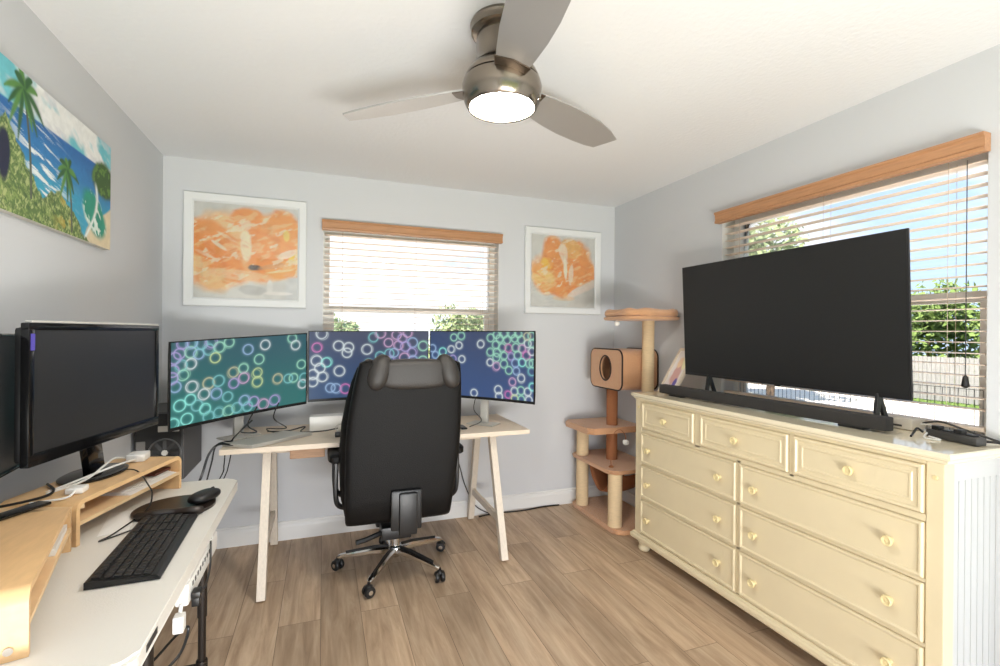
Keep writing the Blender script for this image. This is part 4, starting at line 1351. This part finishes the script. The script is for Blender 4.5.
# front rails between the drawers
g = G()
for z0_, z1_ in ((.950, .962), (.758, .782), (.553, .567), (.338, .352), (.118, .128)):
    g.box(X0 - .002, X0 + .01, 1.005, 2.527, z0_, z1_, .0015)
for ya, yb_, za, zb in ((1.484, 1.506, .77, .955), (2.024, 2.068, .77, .955), (1.762, 1.784, .12, .77)):
    g.box(X0 - .002, X0 + .01, ya, yb_, za, zb, .0015)
obj('face_rails', g, CREAM, t, smooth=0)
# top slab with moulded edge
prof = [(0, .962), (.006, .962), (.012, .968), (.012, .974), (.020, .978), (.024, .984), (.024, .996), (.020, 1.0), (0, 1.0)]
g = G()
ring = [[Vector((X0 - d, YA - d, z)), Vector((X0 - d, YB + d, z)), Vector((XB + .008, YB + d, z)), Vector((XB + .008, YA - d, z))] for d, z in prof[1:8]]
g.ring_loft(ring)
obj('top', g, CREAMT, t, smooth=20)
g = G()
prof = [(.004, .120), (.010, .118), (.013, .110), (.020, .106), (.024, .100), (.024, .082), (.018, .074), (.004, .070)]
ring = [[Vector((X0 - d, YA - d, z)), Vector((X0 - d, YB + d, z)), Vector((XB, YB + d, z)), Vector((XB, YA - d, z))] for d, z in reversed(prof)]
g.ring_loft(ring)
obj('base_molding', g, CREAM, t, smooth=20)
for x in (X0 + .035, XB - .05):
    for y in (YA + .045, YB - .045):
        g = G().lathe([(.022, .001), (.030, .004), (.036, .016), (.036, .026), (.030, .036), (.026, .040), (.034, .046), (.040, .056), (.040, .064), (.034, .071)], (x, y, 0), seg=24)
        obj('bun_foot', g, CREAM, t, smooth=60)


def knob(y, z, parent, r=.0185):
    M = Matrix.Rotation(-PI / 2, 4, 'Y')
    g = G().lathe([(.011, -.002), (.0085, .004), (.006, .010), (.007, .014), (r * .92, .018), (r, .022), (r, .026), (r * .85, .029), (r * .55, .0285), (r * .45, .0265), (r * .2, .0275), (.001, .028)], (XF, y, z), M, seg=24)
    obj('knob', g, KNOB, parent, smooth=50)


def drawer(y0, y1, z0, z1, kn, panel):
    global XF
    g = G()
    XD = X0 - .012
    fr = .026 if panel else .016
    # overlay front with a moulded lip
    g.box(XD + .004, X0 + .012, y0, y1, z0, z1, .003)
    pr = [(.002, 0), (.000, .0), (-.006, .004), (-.006, .010), (-.001, .015), (.0005, fr)] if not panel else [(.002, 0), (0, 0), (-.006, .004), (-.006, .012), (.001, .018), (.001, .030), (-.003, .034), (-.003, .040), (.003, .047)]
    rings = []
    for dx, ins in pr:
        a = XD + .004 + dx
        rings.append([Vector((a, y0 + ins, z0 + ins)), Vector((a, y1 - ins, z0 + ins)), Vector((a, y1 - ins, z1 - ins)), Vector((a, y0 + ins, z1 - ins))])
    g.ring_loft(rings)
    XF = XD + .004 + pr[-1][0]
    d = obj('drawer', g, CREAM, t, smooth=0)
    for y, z in kn:
        knob(y, z, d)


drawer(2.072, 2.516, .785, .948, [(2.30, .863)], True)
drawer(1.509, 2.021, .785, .948, [(1.785, .863)], True)
drawer(1.011, 1.482, .785, .948, [(1.245, .866)], True)
for z0_, z1_ in ((.569, .756), (.354, .551), (.130, .336)):
    zk = (z0_ + z1_) / 2 - .005
    drawer(1.786, 2.522, z0_, z1_, [(2.445, zk), (1.885, zk)], False)
    drawer(1.010, 1.760, z0_, z1_, [(1.672, zk), (1.107, zk)], False)
g = G().lathe([(.001, .004), (.007, .003), (.008, -.001)], (X0 - .004, .98, .912), Matrix.Rotation(-PI / 2, 4, 'Y'), seg=14).lathe([(.001, .004), (.007, .003), (.008, -.001)], (X0 - .004, 2.557, .912), Matrix.Rotation(-PI / 2, 4, 'Y'), seg=14)
obj('peg', g, KNOB, t)

# ------------------------------------------------------------------ television, soundbar and the rest on the dresser
t = thing('television', 'large switched-off flat television standing on the cream dresser', 'television', (2.05, 1.735, DT))
Y0, Y1, ZB, ZT = 1.178, 2.405, 1.128, 1.790


def TP(y, z, d):
    f = (z - ZB) / (ZT - ZB)
    return (2.120 - .032 * f + d, y, z)


def tvbox(g, a0, a1, b0, b1, d0, d1, bev=0):
    sh = Matrix.Identity(4)
    k = -.032 / (ZT - ZB)
    sh[0][2] = k; sh[0][3] = 2.120 - k * ZB
    return g.box(d0, d1, a0, a1, b0, b1, bev, sh)


g = G()
tvbox(g, Y0, Y1, ZB, ZT, .002, .012, .002); tvbox(g, Y0 + .02, Y1 - .02, ZB + .02, ZT - .02, .0125, .03, .004); tvbox(g, Y0 + .12, Y1 - .12, ZB + .02, ZB + .36, .0305, .062, .01)
obj('housing', g, BLACK, t, smooth=0)
g = G(); tvbox(g, Y0 + .006, Y1 - .006, ZB + .016, ZT - .006, 0, .004, .0); obj('screen', g, TVOFF, t, smooth=0)
g = G(); tvbox(g, Y0 + .57, Y0 + .60, ZB - .006, ZB + .002, .002, .012, .002); obj('sensor_tab', g, BLACK, t, smooth=0)
for y in (1.302, 2.218):
    g = G()
    for dx in (-.032, .044):
        g.bar((2.131, y, ZB + .012), (2.131 + dx, y + (-.01), DT + .006), .022, .014, (0, 1, 0), .003)
        g.box(2.131 + dx - .013, 2.131 + dx + .013, y - .022, y + .004, DT + .0012, DT + .012, .003)
    obj('foot', g, BLACK, t, smooth=0)
t = thing('soundbar', 'long dark soundbar lying in front of the television', 'soundbar', (2.02, 1.838, DT))
BMx = Matrix.Translation((1.9975, 1.838, DT)) @ Matrix.Rotation(math.atan2(.045, 1.264), 4, 'Z')
g = G().box(0, .05, -.632, .632, .010, .064, .006, BMx); obj('cloth_body', g, CLOTH, t, smooth=0)
for y in (-.50, .50):
    g = G().box(.004, .046, y - .05, y + .05, .001, .0102, .002, BMx); obj('rubber_foot', g, BLACK, t, smooth=0)
t = thing('set_top_box', 'flat pale box behind the right end of the soundbar', 'set-top box', (2.23, 1.29, DT))
g = G().box(2.190, 2.275, 1.215, 1.37, DT + .002, DT + .045, .005); obj('case', g, mat('beige_plastic', rgb(206, 198, 184), .5), t, smooth=0)
g = G().box(2.1885, 2.1902, 1.25, 1.335, DT + .012, DT + .020); obj('front_slot', g, DGREY, t, smooth=0)
t = thing('photo_frame', 'pale wooden photo frame leaning at the far end of the dresser', 'photo frame', (2.07, 2.49, DT))
LM = Matrix.Translation((2.050, 2.418, DT + .002)) @ Matrix.Rotation(math.radians(33), 4, 'Y')
g = G().box(-.008, .008, 0, .020, 0, .335, .002, LM).box(-.008, .008, .136, .156, 0, .335, .002, LM).box(-.008, .008, .020, .136, 0, .020, .002, LM).box(-.008, .008, .020, .136, .315, .335, .002, LM)
obj('frame', g, PINKW, t, smooth=0)


def snapshot():
    u, v = uvgrid(40, 60)
    im = mixc(np.zeros(u.shape + (3,)), (232, 222, 216), np.ones_like(u))
    im = mixc(im, (214, 168, 160), blob(u, v, .55, .42, .3, .3, 0, 3, .3))
    im = mixc(im, (238, 206, 170), blob(u, v, .45, .7, .2, .15, 0, 4, .3))
    im = mixc(im, (108, 96, 170), blob(u, v, .75, .2, .14, .12, 0, 6, .4))
    im = mixc(im, (240, 232, 190), blob(u, v, .8, .75, .2, .2, 0, 8, .4))
    return im


picture('photo', lambda u, v: LM @ Vector((-.003, .136 - .116 * u, .020 + .295 * v)), snapshot(), MPRINT, t)
g = G().box(.001, .006, .016, .14, .016, .319, 0, LM); obj('back_board', g, BROWNW, t, smooth=0)
t = thing('power_strip', 'dark grey power strip with cords at the near end of the dresser', 'power strip', (2.12, 1.05, DT))
SM = Matrix.Translation((2.125, 1.045, DT)) @ Matrix.Rotation(math.radians(-12), 4, 'Z')
g = G().box(-.022, .022, -.085, .085, .002, .032, .007, SM); obj('body', g, DGREY, t)
g = G()
for k in range(4):
    g.box(-.013, .013, -.068 + k * .038, -.042 + k * .038, .0315, .037 + .010 * (k % 2), .003, SM)
obj('plug', g, BLACK, t, smooth=0)
g = G().tube([(2.14, .965, DT + .016), (2.145, .935, DT + .018), (2.15, .915, DT + .004), (2.155, .895, DT - .04), (2.15, .88, DT - .2), (2.15, .89, .3), (2.16, .90, .012)], .0045, 8, 6); obj('cord', g, BLACK, t)
cable('black cable running from the soundbar to the dark power strip', [(2.05, 1.14, DT + .006), (2.08, 1.15, DT + .012), (2.105, 1.15, DT + .03), (2.10, 1.13, DT + .02)], .004)
cable('white cable loop on the dresser beside the dark power strip', [(2.22, 1.20, DT + .03), (2.18, 1.14, DT + .035), (2.09, 1.12, DT + .006), (2.07, 1.09, DT + .004), (2.09, 1.07, DT + .004), (2.10, 1.11, DT + .008)], .003, WHITE)
cable('grey cable curving behind the dark power strip under the blind', [(2.25, 1.21, DT + .03), (2.25, 1.15, DT + .045), (2.22, 1.05, DT + .03), (2.23, .97, DT + .008)], .004, DGREY)
cable('thin black cable lying behind the soundbar under the television', [(2.10, 1.62, DT + .004), (2.11, 1.70, DT + .03), (2.14, 1.75, DT + .006), (2.10, 1.85, DT + .004), (2.15, 1.95, DT + .03), (2.2, 1.9, DT + .004)], .003)

# ------------------------------------------------------------------ light
w = bpy.data.worlds.new('sky')
SC.world = w
w.use_nodes = True
nt = w.node_tree
N, L = nt.nodes.new, nt.links.new
bg = nt.nodes['Background']
tc = N('ShaderNodeTexCoord')
sep = N('ShaderNodeSeparateXYZ'); L(tc.outputs['Generated'], sep.inputs[0])
cr = N('ShaderNodeValToRGB')
e = cr.color_ramp.elements
e[0].position = 0.0; e[0].color = rgb(194, 217, 242)
e[1].position = 0.75; e[1].color = rgb(98, 152, 218)
L(sep.outputs['Z'], cr.inputs['Fac'])
mp = N('ShaderNodeMapping'); mp.inputs['Scale'].default_value = (1, 1, 2.6); L(tc.outputs['Generated'], mp.inputs['Vector'])
n = N('ShaderNodeTexNoise'); n.inputs['Scale'].default_value = 3.2; n.inputs['Detail'].default_value = 6; n.inputs['Roughness'].default_value = .55
L(mp.outputs[0], n.inputs['Vector'])
ad = N('ShaderNodeMath'); ad.operation = 'MULTIPLY_ADD'; ad.inputs[1].default_value = .22
L(sep.outputs['Y'], ad.inputs[0]); L(n.outputs['Fac'], ad.inputs[2])
mr = N('ShaderNodeMapRange'); mr.interpolation_type = 'SMOOTHSTEP'
mr.inputs['From Min'].default_value = .50; mr.inputs['From Max'].default_value = .74
L(ad.outputs[0], mr.inputs['Value'])
mx = N('ShaderNodeMix'); mx.data_type = 'RGBA'; mx.inputs['B'].default_value = (.95, .95, .96, 1)
L(mr.outputs[0], mx.inputs['Factor']); L(cr.outputs['Color'], mx.inputs['A'])
L(mx.outputs['Result'], bg.inputs['Color'])
bg.inputs['Strength'].default_value = 1.25

sd = bpy.data.lights.new('sun', 'SUN'); sd.energy = 9.5; sd.angle = .009; sd.color = (1, .95, .88)
so = bpy.data.objects.new('sun', sd); COL.objects.link(so)
so.rotation_euler = Vector((.45, .20, -1.0)).to_track_quat('-Z', 'Y').to_euler()


def area(name, loc, tgt, sx, sy, e, col=(1, 1, 1)):
    d = bpy.data.lights.new(name, 'AREA'); d.shape = 'RECTANGLE'; d.size = sx; d.size_y = sy; d.energy = e; d.color = col
    o = bpy.data.objects.new(name, d); COL.objects.link(o)
    o.location = loc
    o.rotation_euler = (Vector(tgt) - Vector(loc)).to_track_quat('-Z', 'Z').to_euler()
    return o


# added fill lamp behind the camera, aimed up to brighten the ceiling
area('rear_ceiling_fill', (.50, RF - .28, .15), (.15, 1.4, 2.50), 2.1, .8, 132, (1, .99, .98))

# ------------------------------------------------------------------ camera
cam = bpy.data.cameras.new('camera')
cam.sensor_width = 36
cam.lens = 479.3 / 1000 * 36
cam.clip_start = .02
co = bpy.data.objects.new('camera', cam); COL.objects.link(co)
yaw, roll = math.radians(20.25), math.radians(0.5)
f = Vector((math.sin(yaw), math.cos(yaw), 0)); r0 = Vector((math.cos(yaw), -math.sin(yaw), 0)); u0 = Vector((0, 0, 1))
r = r0 * math.cos(roll) + u0 * math.sin(roll); u = -r0 * math.sin(roll) + u0 * math.cos(roll)
M = Matrix((r, u, -f)).transposed().to_4x4(); M.translation = (0, 0, 1.375)
co.matrix_world = M
SC.camera = co

vs = SC.view_settings
vs.view_transform = 'Standard'; vs.look = 'None'; vs.gamma = 1; vs.exposure = 0.43; vs.use_curve_mapping = False
SC.cycles.use_denoising = True
SC.cycles.max_bounces = 10
SC.cycles.diffuse_bounces = 6
SC.cycles.sample_clamp_indirect = 6
SC.cycles.caustics_reflective = False
SC.cycles.caustics_refractive = False
